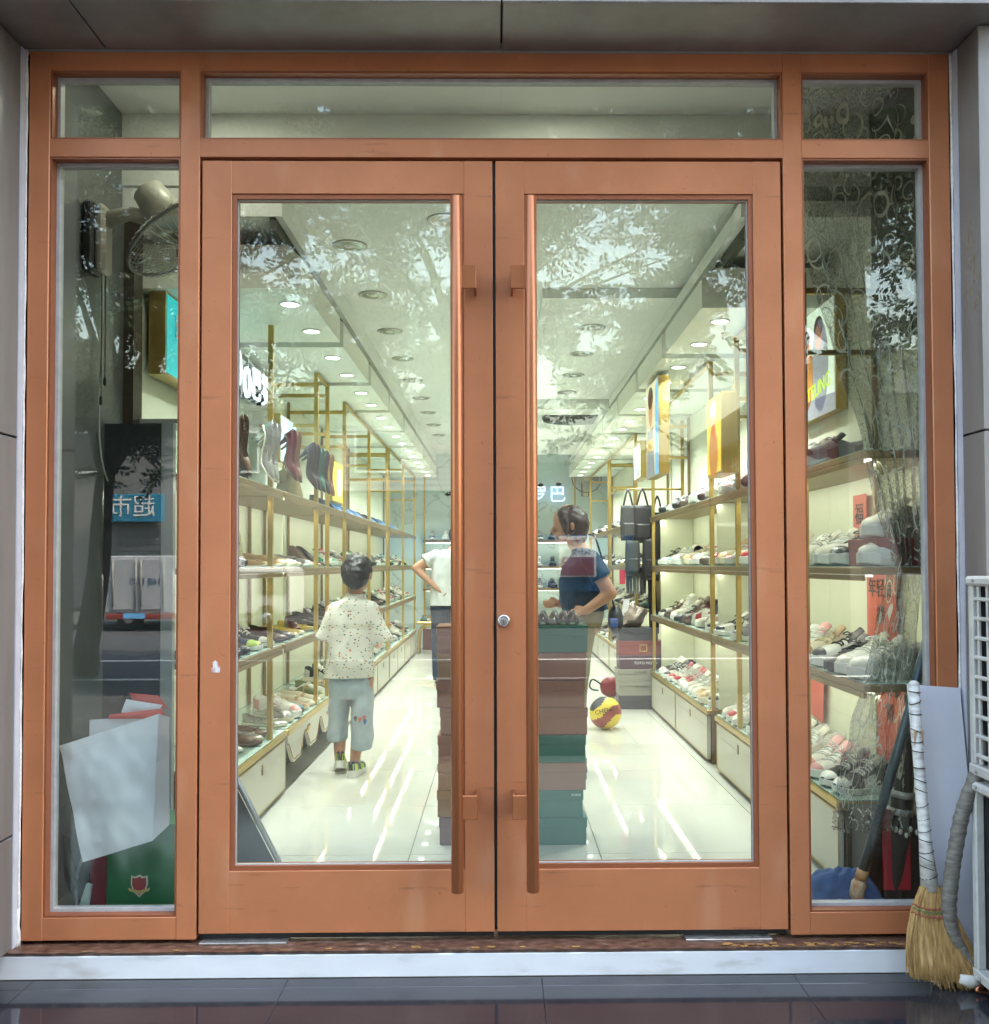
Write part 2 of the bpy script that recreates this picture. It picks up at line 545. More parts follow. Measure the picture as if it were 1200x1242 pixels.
# the building the shop is part of (blocks sun and sky from the room)
FAC = mat('facade_stone', (0.38, 0.36, 0.33), 0.7, 0, 0.1, 1.5)
bld = thing('shop_building', 'grey clad building around the shop entrance', 'building', (0, 0, -0.1))
bx('upper_storey', (-9, -0.28, 3.26), (9, 11.3, 15.5), FAC, bld)  # unseen, made tall so that its shade covers the street
bx('lintel', (-1.7, -0.28, 2.96), (1.7, 0.02, 3.258), FAC, bld)
bx('side_wall', (-9, -0.28, -0.1), (-1.66, 11.3, 3.258), FAC, bld)
bx('side_wall', (1.66, -0.17, -0.1), (9, 11.3, 3.258), FAC, bld)
bx('light_leak_fill', (-1.655, .022, -.09), (-1.5455, .099, 2.9165), BLACK, bld)  # added fill boxes, stop room light leaking past the frame
bx('light_leak_fill', (1.5035, .022, -.09), (1.655, .099, 2.9165), BLACK, bld)
bx('light_leak_fill', (-1.655, .0215, 2.9195), (1.655, .098, 3.20), CEIL, bld)
bx('rear_wall', (-1.658, 11.02, -0.1), (1.658, 11.3, 3.258), FAC, bld)
# reveal of the entrance: grey cladding panels with open joints
rev = bld
G = 0.003
def panel(a, b): return bx('cladding_panel', a, b, PANEL, rev, 0.002)
zz = [-0.082, 0.36, 1.635, 2.92]
for i in range(3):
    panel((-1.606, -0.28, max(zz[i], -.002)+G), (-1.556, -0.012, zz[i+1]-G))
    panel((1.515, -0.169, zz[i]+G), (1.60, -0.012, zz[i+1]-G))
bx('joint_backing', (-1.655, -0.27, -0.09), (-1.610, 0.0, 2.955), BLACK, rev)
bx('joint_backing', (1.604, -0.165, -0.09), (1.655, 0.0, 2.955), BLACK, rev)
xx = [-1.60, -1.29, 0.012, 1.60]
for i in range(3):
    panel((xx[i]+G, -0.279, 2.921), (xx[i+1]-G, -0.004, 2.95))
bx('joint_backing', (-1.6, -0.275, 2.951), (1.6, 0.0, 2.958), BLACK, rev)
bx('corner_trim', (-1.5555, -0.035, 0.002), (-1.5515, -0.002, 2.915), mat('pale_trim', (0.52, 0.53, 0.60), 0.5, 0, 0.1, 9), rev)
bx('corner_trim', (1.5105, -0.035, -0.08), (1.5145, -0.002, 2.915), MATS['pale_trim'], rev)
# mortar splashes on the right reveal
b = MB(); random.seed(11)
for k in range(34):
    t = random.random()
    y = -0.155+0.10*t+random.uniform(-0.012, 0.012); z = 1.93+0.36*(1-abs(t-0.55))*random.random()+0.1*t
    q = random.uniform(0.003, 0.011)
    pts = [(y+q*math.cos(a)*random.uniform(0.5, 1.2)*0.6, z+q*1.6*math.sin(a)*random.uniform(0.5, 1.2)) for a in [i*PI/4 for i in range(8)]]
    b.prism(pts, 'x', 1.5135, 1.5155)
for k in range(14):
    t = random.random(); y = -0.27+0.08*t; z = 1.85+0.35*random.random(); q = random.uniform(0.003, 0.009)
    pts = [(y+q*math.cos(a)*0.6, z+q*1.6*math.sin(a)*random.uniform(0.5, 1.2)) for a in [i*PI/4 for i in range(8)]]
    b.prism(pts, 'x', -1.5568, -1.5545)
tag(b.build('mortar_splashes', mat('mortar_splash', (0.28, 0.22, 0.15), 0.9), rev), kind='stuff')

# ================================================================== STOREFRONT
sf = thing('storefront_frame', 'orange-brown metal shopfront frame with side windows and transom lights', 'window frame', (0, 0.05, 0.0))
PX = [(-1.544, -1.475), (-1.047, -0.983), (0.945, 1.008), (1.433, 1.502)]
Z0, Z1, ZT0, ZT1, ZS, ZH = 0.013, 2.918, 2.566, 2.626, 0.086, 2.855
for a, bb in PX:
    bx('post', (a, 0.0, Z0), (bb, 0.10, Z1), FRAME, sf, 0.0025)
for i in range(3):
    a, bb = PX[i][1], PX[i+1][0]
    bx('head_rail', (a-0.001, 0.0012, ZH), (bb+0.001, 0.099, Z1-0.001), FRAME, sf, 0.0015)
    bx('transom_rail', (a-0.001, 0.0012, ZT0), (bb+0.001, 0.099, ZT1), FRAME, sf, 0.0015)
    if i != 1:
        bx('sill_rail', (a-0.001, 0.0012, Z0+0.001), (bb+0.001, 0.099, ZS), FRAME, sf, 0.0015)
def ring4(b, x0, x1, z0, z1, t, y0, y1, mi=0):
    b.box((x0, y0, z0), (x0+t, y1, z1), mi); b.box((x1-t, y0, z0), (x1, y1, z1), mi)
    b.box((x0+t, y0+0.0005, z0), (x1-t, y1-0.0005, z0+t), mi); b.box((x0+t, y0+0.0005, z1-t), (x1-t, y1-0.0005, z1), mi)
    return b
def glazed(x0, x1, z0, z1, parent, y=0.05):
    ring4(MB(), x0+0.0005, x1-0.0005, z0+0.0005, z1-0.0005, 0.016, y-0.010, y+0.02).build('glazing_bead', BEAD, parent)
    ring4(MB(), x0+0.001, x1-0.001, z0+0.001, z1-0.001, 0.005, y-0.046, y-0.0105).build('reveal_lining', FRAME_DK, parent)
    return bx('glass_pane', (x0+0.004, y, z0+0.004), (x1-0.004, y+0.008, z1-0.004), GLASS, parent)
for i in range(3):
    a, bb = PX[i][1], PX[i+1][0]
    glazed(a, bb, ZT1, ZH, sf)
    if i != 1:
        glazed(a, bb, ZS, ZT0, sf)
for a, e in (((-0.982, .057, .0015), (-0.955, .095, 2.565)), ((0.918, .057, .0015), (0.944, .095, 2.565)), ((-0.954, .057, 2.535), (0.917, .095, 2.565))):
    bx('door_stop', a, e, BLACK, sf)
random.seed(5)
for x in (-1.549, 1.5065):
    pts, rr = [], []
    for k in range(140):
        z = 0.0+2.915*k/139
        pts.append((x+0.0012*noise.noise((z*9, x, 0)), -0.0035+0.002*noise.noise((z*7, 3+x, 0)), z))
        rr.append(0.0036+0.0028*noise.noise((z*11, 5+x, 1)) + (0.004 if z < 0.05 else 0))
    MB().tube(pts, rr, 7).build('sealant_bead', CAULK, sf)
b = MB()
for x in (-1.552, -1.546):
    b.tube([(x, -0.006, 0.12), (x-0.004, -0.01, 0.06), (x+0.003, -0.008, 0.02), (x-0.006, -0.012, 0.0)], [0.003, 0.006, 0.004, 0.007], 6)
b.build('sealant_blob', CAULK, sf)

def make_door(x0, x1, hinge_left, label):
    d = thing('glass_door', label, 'door', ((x0+x1)/2, 0.03, 0.03))
    zb, zt, zr0, zr1 = 0.030, 2.556, 0.230, 2.446
    so_, si = 0.098, 0.095
    a = (x0, x0+so_) if hinge_left else (x0, x0+si)
    e = (x1-si, x1) if hinge_left else (x1-so_+0.006, x1)
    bx('stile', (a[0], 0.004, zb), (a[1], 0.055, zt), FRAME, d, 0.0022)
    bx('stile', (e[0], 0.004, zb), (e[1], 0.055, zt), FRAME, d, 0.0022)
    bx('top_rail', (a[1]-0.0005, 0.0052, zr1), (e[0]+0.0005, 0.054, zt-0.0006), FRAME, d, 0.0012)
    bx('bottom_rail', (a[1]-0.0005, 0.0052, zb+0.0006), (e[0]+0.0005, 0.054, zr0), FRAME, d, 0.0012)
    ring4(MB(), a[1]+0.0005, e[0]-0.0005, zr0+0.0005, zr1-0.0005, 0.015, 0.010, 0.05).build('glazing_bead', FRAME_DK, d)
    ring4(MB(), a[1]+0.0155, e[0]-0.0155, zr0+0.0155, zr1-0.0155, 0.003, 0.020, 0.029).build('gasket', BEAD, d)
    bx('glass_pane', (a[1]+0.006, 0.030, zr0+0.006), (e[0]-0.006, 0.038, zr1-0.006), GLASS, d)
    hx = -0.1355 if hinge_left else 0.1035
    h = MB().tube([(hx, -0.078, 0.186), (hx, -0.078, 0.189), (hx, -0.078, 2.402), (hx, -0.078, 2.405)], [0.0175, 0.0195, 0.0195, 0.0175], 24).build('pull_handle', HANDLE, d)
    sg = 1 if hinge_left else -1
    for z in (2.143, 0.452):
        bb = MB()
        bb.box((hx+sg*0.012, -0.086, z-0.038), (hx+sg*0.064, -0.078, z+0.038), 0, 0.0015)
        bb.box((hx+sg*0.056, -0.0775, z-0.038), (hx+sg*0.064, 0.0035, z+0.038), 0, 0.0012)
        bb.box((hx+sg*0.014, -0.0775, z-0.030), (hx+sg*0.055, -0.069, z+0.030), 0, 0.0012)
        bb.build('bracket', HANDLE, h)
    return d
dl = make_door(-0.976, -0.0195, True, 'left glass door with copper frame, long pull handle and torn sticker')
dr = make_door(-0.0095, 0.937, False, 'right glass door with copper frame, long pull handle and round lock')
b = MB().prism([(-0.935, 0.905), (-0.925, 0.911), (-0.918, 0.905), (-0.915, 0.893), (-0.909, 0.890), (-0.910, 0.872), (-0.936, 0.872), (-0.938, 0.885), (-0.931, 0.890)], 'y', 0.0025, 0.0042)
b.build('sticker', ramp_mat('torn_sticker', 60, [(0.45, (0.75, 0.74, 0.72)), (0.6, (0.55, 0.35, 0.35))], 0.6), dl)
lk = MB().lathe([(0.021, 0.004), (0.021, -0.004), (0.018, -0.009), (0.012, -0.010), (0.0115, -0.007)], 28, 0, (0.0135, 0, 1.037), 'y').build('lock', STEEL, dr)
MB().lathe([(0.0112, -0.0072), (0.0112, -0.0115), (0.010, -0.0125)], 20, 0, (0.0135, 0, 1.034), 'y').build('cylinder', mat('dull_steel', (0.35, 0.35, 0.36), 0.35, 1.0), lk)
bx('keyway', (0.0122, -0.0132, 1.028), (0.0148, -0.012, 1.039), BLACK, lk)
bx('meeting_gasket', (-0.0192, 0.020, 0.032), (-0.0098, 0.05, 2.554), BLACK, dl)
for d_, a_, e_ in ((dl, -0.975, -0.0205), (dr, -0.0085, 0.936)):
    bx('bottom_seal', (a_, 0.030, 0.0072), (e_, 0.050, 0.0295), BLACK, d_)
# floor spring plates under the doors
for x in (-0.83, 0.74):
    o = bx('floor_hinge', (x-0.14, -0.010, 0.0010), (x+0.14, 0.075, 0.0065), mat('worn_aluminium', (0.48, 0.46, 0.43), 0.4, 0.8, 0.3, 30), dl if x < 0 else dr, 0.001)

# ================================================================== OUTSIDE, AT THE RIGHT
def ac_unit(z0, h, label, grille):
    x0, x1, y0, y1 = 1.446, 2.26, -0.50, -0.185
    a = thing('air_conditioner_unit', label, 'air conditioner', ((x0+x1)/2, (y0+y1)/2, z0), group='outdoor units stacked beside the shopfront')
    bx('housing', (x0+0.03, y0+0.012, z0+0.03), (x1, y1-0.004, z0+h-0.028), mat('coil_dark', (0.035, 0.035, 0.037), 0.6), a)
    bx('top_cover', (x0-0.008, y0-0.006, z0+h-0.03), (x1+0.008, y1+0.006, z0+h), DIRTYW, a, 0.008)
    bx('base_tray', (x0-0.004, y0-0.004, z0), (x1+0.004, y1+0.003, z0+0.032), DIRTYW, a, 0.004)
    for y in (y0, y1-0.028):
        bx('corner_post', (x0, y, z0+0.031), (x0+0.028, y+0.028, z0+h-0.029), DIRTYW, a, 0.004)
    bx('front_panel', (x0+0.03, y0-0.004, z0+0.033), (x1, y0+0.010, z0+h-0.031), DIRTYW, a, 0.003)
    if grille:
        for i in range(9):
            z = z0+0.06+i*(h-0.1)/8.5
            bx('grille_bar', (x0+0.002, y0+0.028, z-0.006), (x0+0.016, y1-0.028, z+0.006), DIRTYW, a, 0.003)
        for i in range(5):
            y = y0+0.052+i*0.053
            bx('grille_bar', (x0+0.004, y-0.005, z0+0.033), (x0+0.014, y+0.005, z0+h-0.03), DIRTYW, a, 0.002)
    fins = MB()
    for i in range(46):
        y = y0+0.034+i*0.0055
        fins.box((x0+0.0285, y, z0+0.034), (x0+0.0355, y+0.0012, z0+h-0.032))
    fins.build('coil_fins', mat('coil_fin', (0.05, 0.05, 0.053), 0.5, 0.5), a)
    for y in (y0+0.04, y1-0.05):
        for z in (z0+0.014, z0+h-0.012):
            MB().lathe([(0.006, x0-0.0085), (0.006, x0-0.011), (0.004, x0-0.012)], 8, 0, (0, y, z), 'x').build('screw', GREYPL, a)
    # front fan ring, seen from the street
    fr = MB(); cx, cz = (x0+x1)/2-0.05, z0+h/2
    for k in range(6):
        r = 0.04+0.036*k
        fr.tube([(cx+r*math.cos(t*PI/12), y0-0.012, cz+r*math.sin(t*PI/12)) for t in range(25)], 0.003, 5, 0, False)
    fr.build('fan_guard', DIRTYW, a)
    return a
ac_unit(-0.045, 0.600, 'lower weathered white outdoor unit with open dark coil side', False)
ac_unit(0.575, 0.605, 'upper weathered white outdoor unit with square grille side', True)
for (x, y) in ((1.50, -0.44), (1.50, -0.25), (2.2, -0.44), (2.2, -0.25)):
    o = bx('rubber_foot', (x-0.03, y-0.03, -0.0845), (x+0.03, y+0.03, -0.0455), BLACK, None, 0.004)
    o['label'] = 'black rubber block under the %s %s corner of the lower outdoor unit' % ('street side' if y < -.3 else 'wall side', 'near' if x < 1.8 else 'outer'); o['category'] = 'rubber block'; o['group'] = 'blocks under the lower outdoor unit'
for (x, y) in ((1.50, -0.34), (2.2, -0.34)):
    o = bx('spacer_bar', (x-0.02, y-0.12, 0.5555), (x+0.02, y+0.12, 0.5745), GREYPL, None, 0.003)
    tag(o, 'grey spacer bar between the two outdoor units, at the %s end' % ('broom' if x < 1.8 else 'far'), 'spacer', 'bars between the outdoor units')

# white board leaning on the right post
bd = MB()
bd.v = [(1.342, -0.135, -0.083), (1.512, -0.135, -0.083), (1.500, -0.016, 0.812), (1.330, -0.016, 0.825),
        (1.342, -0.125, -0.083), (1.512, -0.125, -0.083), (1.500, -0.006, 0.812), (1.330, -0.006, 0.825)]
for q in ((0, 1, 2, 3), (7, 6, 5, 4), (0, 4, 5, 1), (1, 5, 6, 2), (2, 6, 7, 3), (3, 7, 4, 0)): bd.face(q)
tag(bd.build('white_board', mat('white_board', (0.70, 0.70, 0.76), 0.45, 0, 0.04, 5)), 'plain white board leaning on the right post behind the broom', 'board')

# broom
br = thing('broom', 'straw broom with white taped handle leaning beside the right window', 'broom', (1.34, -0.16, -0.085))
hp = [(1.330, -0.060, 0.835), (1.330, -0.085, 0.60), (1.334, -0.115, 0.36), (1.338, -0.135, 0.20)]
hd = MB().tube([(1.330, -0.058, 0.842)]+hp, [0.008, 0.0165, 0.0165, 0.019, 0.028], 14).build('handle', ramp_mat('taped_handle', 22, [(0.35, (0.42, 0.41, 0.38)), (0.55, (0.68, 0.67, 0.64)), (0.8, (0.74, 0.73, 0.70))], 0.5, stretch=(1, 1, 3)), br)
random.seed(9)
for k in range(17):
    t = 0.04+0.93*k/17+random.uniform(-0.012, 0.012)
    i = min(2, int(t*3)); u = t*3-i
    p = Vector(hp[i]).lerp(Vector(hp[i+1]), u); r = 0.0175+0.010*max(0, t-0.6)/0.4
    tilt = random.uniform(-0.5, 0.5)
    MB().tube([(p.x+r*math.cos(a), p.y+r*math.sin(a), p.z+tilt*r*math.cos(a)) for a in [j*2*PI/14 for j in range(15)]], 0.0016, 5, 0, False).build('wire_binding', BLACK, hd)
bx('tape_patch', (1.316, -0.092, 0.64), (1.346, -0.083, 0.69), mat('aged_tape', (0.42, 0.30, 0.20), 0.5), hd, 0.002)
STRAW = ramp_mat('broom_straw', 40, [(0.3, (0.30, 0.17, 0.055)), (0.55, (0.52, 0.32, 0.12)), (0.8, (0.66, 0.47, 0.22))], 0.7, stretch=(3, 3, 0.4))
st = MB(); random.seed(21)
def broom_x(t, u):   # t from the neck down, u across
    return 1.338+u*(0.030+0.105*t**0.8)+0.045*t*t
for k in range(900):
    u = random.uniform(-1, 1); dpt = random.uniform(-1, 1)*math.sqrt(1-u*u*0.8)
    L = random.uniform(0.86, 1.02)*(1-0.10*(u < -0.3)*abs(u))
    pts, rr = [], []
    for j in range(5):
        t = j/4*L
        y = -0.142+dpt*(0.014+0.022*t)-0.03*t
        pts.append((broom_x(t, u)+random.uniform(-0.003, 0.003)*t, y+random.uniform(-0.002, 0.002), max(-0.083, 0.215-0.292*t-0.006*u*t)))
        rr.append(0.0019*(1-0.55*t))
    st.tube(pts, rr, 3, 0, False)
core = []
for j in range(6):
    t = j/5*0.93
    core.append([(broom_x(t, math.cos(a)*0.93), -0.142-0.03*t+math.sin(a)*(0.014+0.018*t), 0.215-0.285*t) for a in [k*2*PI/18 for k in range(18)]])
st.rings(core)
st.build('straw', STRAW, br)
for k, (t, mm) in enumerate(((0.22, 'thread_red'), (0.255, 'thread_green'), (0.30, 'thread_red'))):
    colr = (0.35, 0.05, 0.05) if 'red' in mm else (0.06, 0.22, 0.08)
    pts = []
    for j in range(25):
        u = -1.02+2.04*j/24
        pts.append((broom_x(t, u), -0.142-0.03*t-math.sqrt(max(0.0, 1-u*u*0.96))*(0.016+0.024*t)-0.001, 0.215-0.292*t+0.006*(j % 2)+0.012*u*u))
    MB().tube(pts, 0.0017, 5).build('stitching', mat(mm, colr, 0.7), br)

# insulated hose
pp = [(1.500, -0.215, 0.71), (1.470, -0.20, 0.60), (1.425, -0.185, 0.47), (1.402, -0.18, 0.36), (1.388, -0.175, 0.26), (1.380, -0.17, 0.16), (1.388, -0.165, 0.09), (1.415, -0.165, 0.03), (1.455, -0.165, -0.02), (1.50, -0.165, -0.055)]
def smooth_path(pts, n):
    P = [Vector(p) for p in pts]; out = []
    for i in range(len(P)-1):
        a = P[max(i-1, 0)]; b0 = P[i]; c0 = P[i+1]; d0 = P[min(i+2, len(P)-1)]
        for k in range(n):
            t = k/n
            out.append(0.5*((2*b0)+(c0-a)*t+(2*a-5*b0+4*c0-d0)*t*t+(3*b0-a-3*c0+d0)*t**3))
    out.append(P[-1]); return out
sp = smooth_path(pp, 9)
hose = thing('insulated_hose', 'grey tape wrapped hose curving down from the outdoor unit', 'hose', (1.42, -0.17, -0.06))
MB().tube(sp, [0.0215+0.0022*(i % 3 == 0)+0.001*noise.noise((i*0.7, 0, 0)) for i in range(len(sp))], 12).build('wrapped_tube', ramp_mat('grey_wrap', 30, [(0.3, (0.11, 0.10, 0.085)), (0.6, (0.21, 0.195, 0.17)), (0.85, (0.30, 0.285, 0.25))], 0.55, stretch=(1, 1, 4)), hose)
MB().tube([(1.395, -0.19, -0.045), (1.43, -0.19, -0.055), (1.47, -0.185, -0.06)], [0.016, 0.021, 0.018], 12).build('end_sleeve', mat('pale_foam', (0.55, 0.54, 0.50), 0.6), hose)
MB().tube(smooth_path([(1.46, -0.21, -0.060), (1.44, -0.215, -0.072), (1.48, -0.22, -0.078), (1.52, -0.22, -0.075)], 6), 0.006, 8).build('copper_end', mat('copper', (0.55, 0.22, 0.13), 0.3, 1.0), hose)

# ================================================================== SHOES
def leather(n, c, r=0.35): return mat(n, c, r, 0, 0.06, 30, 0.04, 120)
PAL = {   # upper, sole, laces, accent
    'white': (leather('sh_white', (0.70, 0.70, 0.66)), mat('so_white', (0.66, 0.66, 0.61), 0.5), mat('la_white', (0.72, 0.72, 0.68), 0.7), mat('ac_cream', (0.58, 0.55, 0.46), 0.45)),
    'white and black': (MATS['sh_white'], MATS['so_white'], mat('la_black', (0.02, 0.02, 0.022), 0.7), leather('sh_black', (0.022, 0.021, 0.022), 0.3)),
    'black': (MATS['sh_black'], mat('so_black', (0.02, 0.02, 0.02), 0.6), MATS['la_black'], mat('ac_dgrey', (0.07, 0.07, 0.075), 0.5)),
    'black and white': (MATS['sh_black'], MATS['so_white'], MATS['la_white'], MATS['sh_white']),
    'red and white': (leather('sh_red', (0.42, 0.035, 0.045)), MATS['so_white'], MATS['la_white'], MATS['sh_white']),
    'white and red': (MATS['sh_white'], MATS['so_white'], MATS['la_white'], MATS['sh_red']),
    'cream': (leather('sh_cream', (0.62, 0.57, 0.43)), mat('so_cream', (0.60, 0.55, 0.42), 0.5), mat('la_cream', (0.6, 0.52, 0.36), 0.7), mat('ac_tan', (0.40, 0.27, 0.13), 0.5)),
    'grey': (leather('sh_grey', (0.26, 0.26, 0.27)), MATS['so_white'], mat('la_grey', (0.4, 0.4, 0.4), 0.7), MATS['ac_dgrey']),
    'brown': (leather('sh_brown', (0.12, 0.065, 0.04)), mat('so_brown', (0.10, 0.07, 0.045), 0.5), mat('la_brown', (0.16, 0.1, 0.06), 0.7), leather('ac_dbrown', (0.05, 0.03, 0.02))),
    'maroon': (leather('sh_maroon', (0.06, 0.011, 0.016), 0.3), MATS['so_black'], MATS['la_black'], leather('ac_maroon2', (0.06, 0.01, 0.015))),
    'tan': (leather('sh_tan', (0.42, 0.27, 0.14)), MATS['so_cream'], MATS['la_cream'], MATS['ac_tan']),
    'silver': (mat('sh_silver', (0.40, 0.41, 0.40), 0.28, 0.8, 0.05, 20), MATS['so_cream'], MATS['la_white'], MATS['ac_cream']),
    'navy': (leather('sh_navy', (0.02, 0.03, 0.085)), MATS['so_white'], MATS['la_white'], mat('ac_lime', (0.45, 0.62, 0.10), 0.5)),
    'blue': (leather('sh_blue', (0.04, 0.16, 0.34)), MATS['so_white'], MATS['la_white'], MATS['sh_white']),
    'pink and white': (MATS['sh_white'], MATS['so_white'], MATS['la_white'], mat('ac_pink', (0.68, 0.34, 0.33), 0.5)),
    'green and white': (MATS['sh_white'], MATS['so_white'], MATS['la_white'], mat('ac_green', (0.05, 0.28, 0.14), 0.5)),
    'dark green': (leather('sh_dgreen', (0.02, 0.07, 0.055)), MATS['so_black'], MATS['la_black'], MATS['ac_dgrey']),
    'yellow': (leather('sh_yellow', (0.55, 0.40, 0.10)), MATS['so_cream'], MATS['la_cream'], MATS['ac_tan']),
    'teal': (leather('sh_teal', (0.03, 0.20, 0.27)), MATS['so_brown'], MATS['la_cream'], MATS['ac_tan']),
    'olive': (leather('sh_olive', (0.16, 0.18, 0.07)), MATS['so_cream'], MATS['la_cream'], MATS['ac_tan']),
}
LINING = mat('shoe_lining', (0.22, 0.20, 0.17), 0.8)
STY = {
 #             L    W    sole heel  hgt   open  lace point heelh
 'chunky sneaker': dict(L=.285, W=.108, st=.038, hh=.075, hm=.062, hi=.078, ht=.048, op=.40, lace=5, pt=.0, lift=0, wave=1),
 'lace-up sneaker': dict(L=.275, W=.098, st=.026, hh=.066, hm=.054, hi=.072, ht=.042, op=.40, lace=5, pt=.1, lift=0, wave=0),
 'running shoe': dict(L=.28, W=.096, st=.030, hh=.070, hm=.052, hi=.070, ht=.036, op=.42, lace=5, pt=.3, lift=0, wave=1),
 'high-top shoe': dict(L=.27, W=.10, st=.030, hh=.125, hm=.120, hi=.125, ht=.046, op=.38, lace=6, pt=.1, lift=0, wave=0),
 'leather shoe': dict(L=.285, W=.096, st=.020, hh=.060, hm=.048, hi=.060, ht=.034, op=.42, lace=3, pt=.6, lift=.006, wave=0),
 'loafer': dict(L=.265, W=.092, st=.014, hh=.055, hm=.044, hi=.050, ht=.034, op=.50, lace=0, pt=.4, lift=.004, wave=0),
 'ballet flat': dict(L=.24, W=.082, st=.008, hh=.048, hm=.034, hi=.028, ht=.026, op=.70, lace=0, pt=.5, lift=.004, wave=0),
 'heeled pump': dict(L=.235, W=.076, st=.006, hh=.052, hm=.036, hi=.030, ht=.024, op=.70, lace=0, pt=.9, lift=.075, wave=0),
 'slip-on clog': dict(L=.25, W=.094, st=.026, hh=.018, hm=.016, hi=.055, ht=.040, op=.46, lace=0, pt=.1, lift=0, wave=0),
}
SHOE_CACHE = {}
def shoe_geo(style):
    if style in SHOE_CACHE: return SHOE_CACHE[style]
    p = STY[style]; L, W = p['L'], p['W']
    NT = 17; ts = [0.5-0.5*math.cos(PI*i/NT) for i in range(NT+1)]
    def hw(t):
        base = np.interp(t, [0, .03, .12, .35, .55, .72, .86, .95, 1], [.18, .45, .66, .66, .74, .98, .86, .54, .12])
        pt = np.interp(t, [.6, .75, .9, 1], [1, 1-.12*p['pt'], 1-.40*p['pt'], 1-.5*p['pt']])
        return W/2*base*pt
    def zb(t):
        l = p['lift']*(1-sstep(0.12, 0.66, t))+ (0.012*max(0, (t-.75)/.25)**2 if p['lift'] < .03 else 0.002*max(0, t-.8))
        return l + (0 if p['lift'] < .03 else 0)
    def st(t): return p['st']*np.interp(t, [0, .3, .6, 1], [1.12, 1.0, .85, .72])
    def top(t): return np.interp(t, [0, .06, .22, p['op']-.03, p['op']+.03, .62, .8, .93, 1], [p['hh']*.96, p['hh'], p['hm'], p['hi'], p['hi'], p['ht']*1.18 if p['op'] < .6 else p['hi'], p['ht'], p['ht']*.62, p['ht']*.12])
    NP = 15
    def sect(t, off=0.0):
        w_, h = hw(t), top(t); z1 = zb(t)+st(t)-0.002; x = (t-0.5)*L
        pts = []
        if t < p['op']:
            prof = [(1, 0), (1.06, .25), (1.03, .5), (.93, .75), (.80, .97), (.72, 1.0), (.66, .80), (.5, .12)]
            half = [(w_*a, z1+h*bb) for a, bb in prof[:7]]
            seq = [(-y, z) for y, z in half] + [(0, z1+h*.10)] + [(y, z) for y, z in half[::-1]]
        else:
            seq = []
            for k in range(NP):
                a = PI*(1-k/(NP-1))
                ca, sa = math.cos(a), math.sin(a)
                seq.append((w_*math.copysign(abs(ca)**.72, ca)*1.02, z1+h*abs(sa)**.86))
        return [(x, y*(1+off/max(w_, .01)), z+(off if z > z1+.6*h else 0)) for y, z in seq]
    up = MB(); up.rings([sect(t) for t in ts], 0, True, False, False)
    # lining faces are the inner drop of the opening
    so = MB(); rs = []
    for i, t in enumerate(ts):
        w_ = hw(t)*1.07+.002; a, bz = zb(t), zb(t)+st(t)
        wv = (0.006*math.sin(t*22) if p['wave'] else 0)
        x = (t-0.5)*L*1.02
        rs.append([(x, -w_*.94, a), (x, -w_, a+.004), (x, -w_*1.01, bz+wv), (x, -w_*.9, bz+.003+wv), (x, w_*.9, bz+.003+wv), (x, w_*1.01, bz+wv), (x, w_, a+.004), (x, w_*.94, a)])
    so.rings(rs, 0, False)
    parts = {'upper': (up, 0), 'sole': (so, 1)}
    if p['lift'] > .03:
        hl = MB(); x = (0.075-.5)*L
        hl.rings([[(x+r*math.cos(a)*1.1+dx, r*.9*math.sin(a), z) for a in [k*PI/4 for k in range(8)]] for r, z, dx in ((.006, 0, .006), (.0065, .02, .006), (.012, p['lift']*.75, .004), (.022, p['lift']+.002, .006))], 0)
        parts['heel'] = (hl, 0)
    elif p['lift'] > .003:
        hl = MB(); x = -.5*L
        hl.box((x+.004, -W*.31, -.001), (x+.07, W*.31, p['lift']+.012), 0, .003)
        parts['heel'] = (hl, 1)
    if p['lace']:
        la = MB()
        for k in range(p['lace']):
            t = p['op']+.035+k*(.27 if p['lace'] > 3 else .16)/p['lace']
            s_ = sect(t); mid = s_[4:11]
            sg = 1 if k % 2 else -1
            la.tube([(q[0]+sg*.004*(j-3)/3, q[1], q[2]+.0035) for j, q in enumerate(mid)], .0034, 5)
        t = p['op']+.02; zc = zb(t)+st(t)+top(t)+.002; xc = (t-.5)*L+.008
        for sg in (-1, 1):
            la.tube(smooth_path([(xc, 0, zc), (xc+.006, sg*.018, zc+.010), (xc+.018, sg*.030, zc+.002), (xc+.012, sg*.012, zc+.001), (xc+.002, 0, zc)], 3), .0026, 4)
        parts['laces'] = (la, 2)
        tg = MB()
        def tong(u, v):
            x = (p['op']-.5)*L+.028-.05*u
            return (x, (v-.5)*.05*(1+.1*u), zb(.4)+st(.4)+p['hi']*.88+.040*u-.012*(2*v-1)**2)
        tg.grid(tong, 4, 4)
        tg.grid(lambda u, v: (lambda q: (q[0]-.004, q[1], q[2]-.003))(tong(u, v)), 4, 4)
        parts['tongue'] = (tg, 3 if p['wave'] else 0)
    if style not in ('ballet flat', 'heeled pump', 'loafer', 'leather shoe', 'slip-on clog'):
        ac = MB()
        def patch(t0, t1, i0, i1, side, n=5):
            rr = []
            for k in range(n):
                t = t0+(t1-t0)*k/(n-1)
                s_ = sect(t, .0022); s_ = s_ if side < 0 else s_[::-1]
                rr.append(s_[i0:i1])
            ac.rings(rr, 0, True, False, False)
        for sd in (-1, 1):
            patch(.005, .20, 0, 4, sd)
            patch(.46, .66, 0, 4, sd, 4)
        patch(.86, .99, 2, 13, -1)
        parts['overlay'] = (ac, 3)
    elif style == 'slip-on clog':
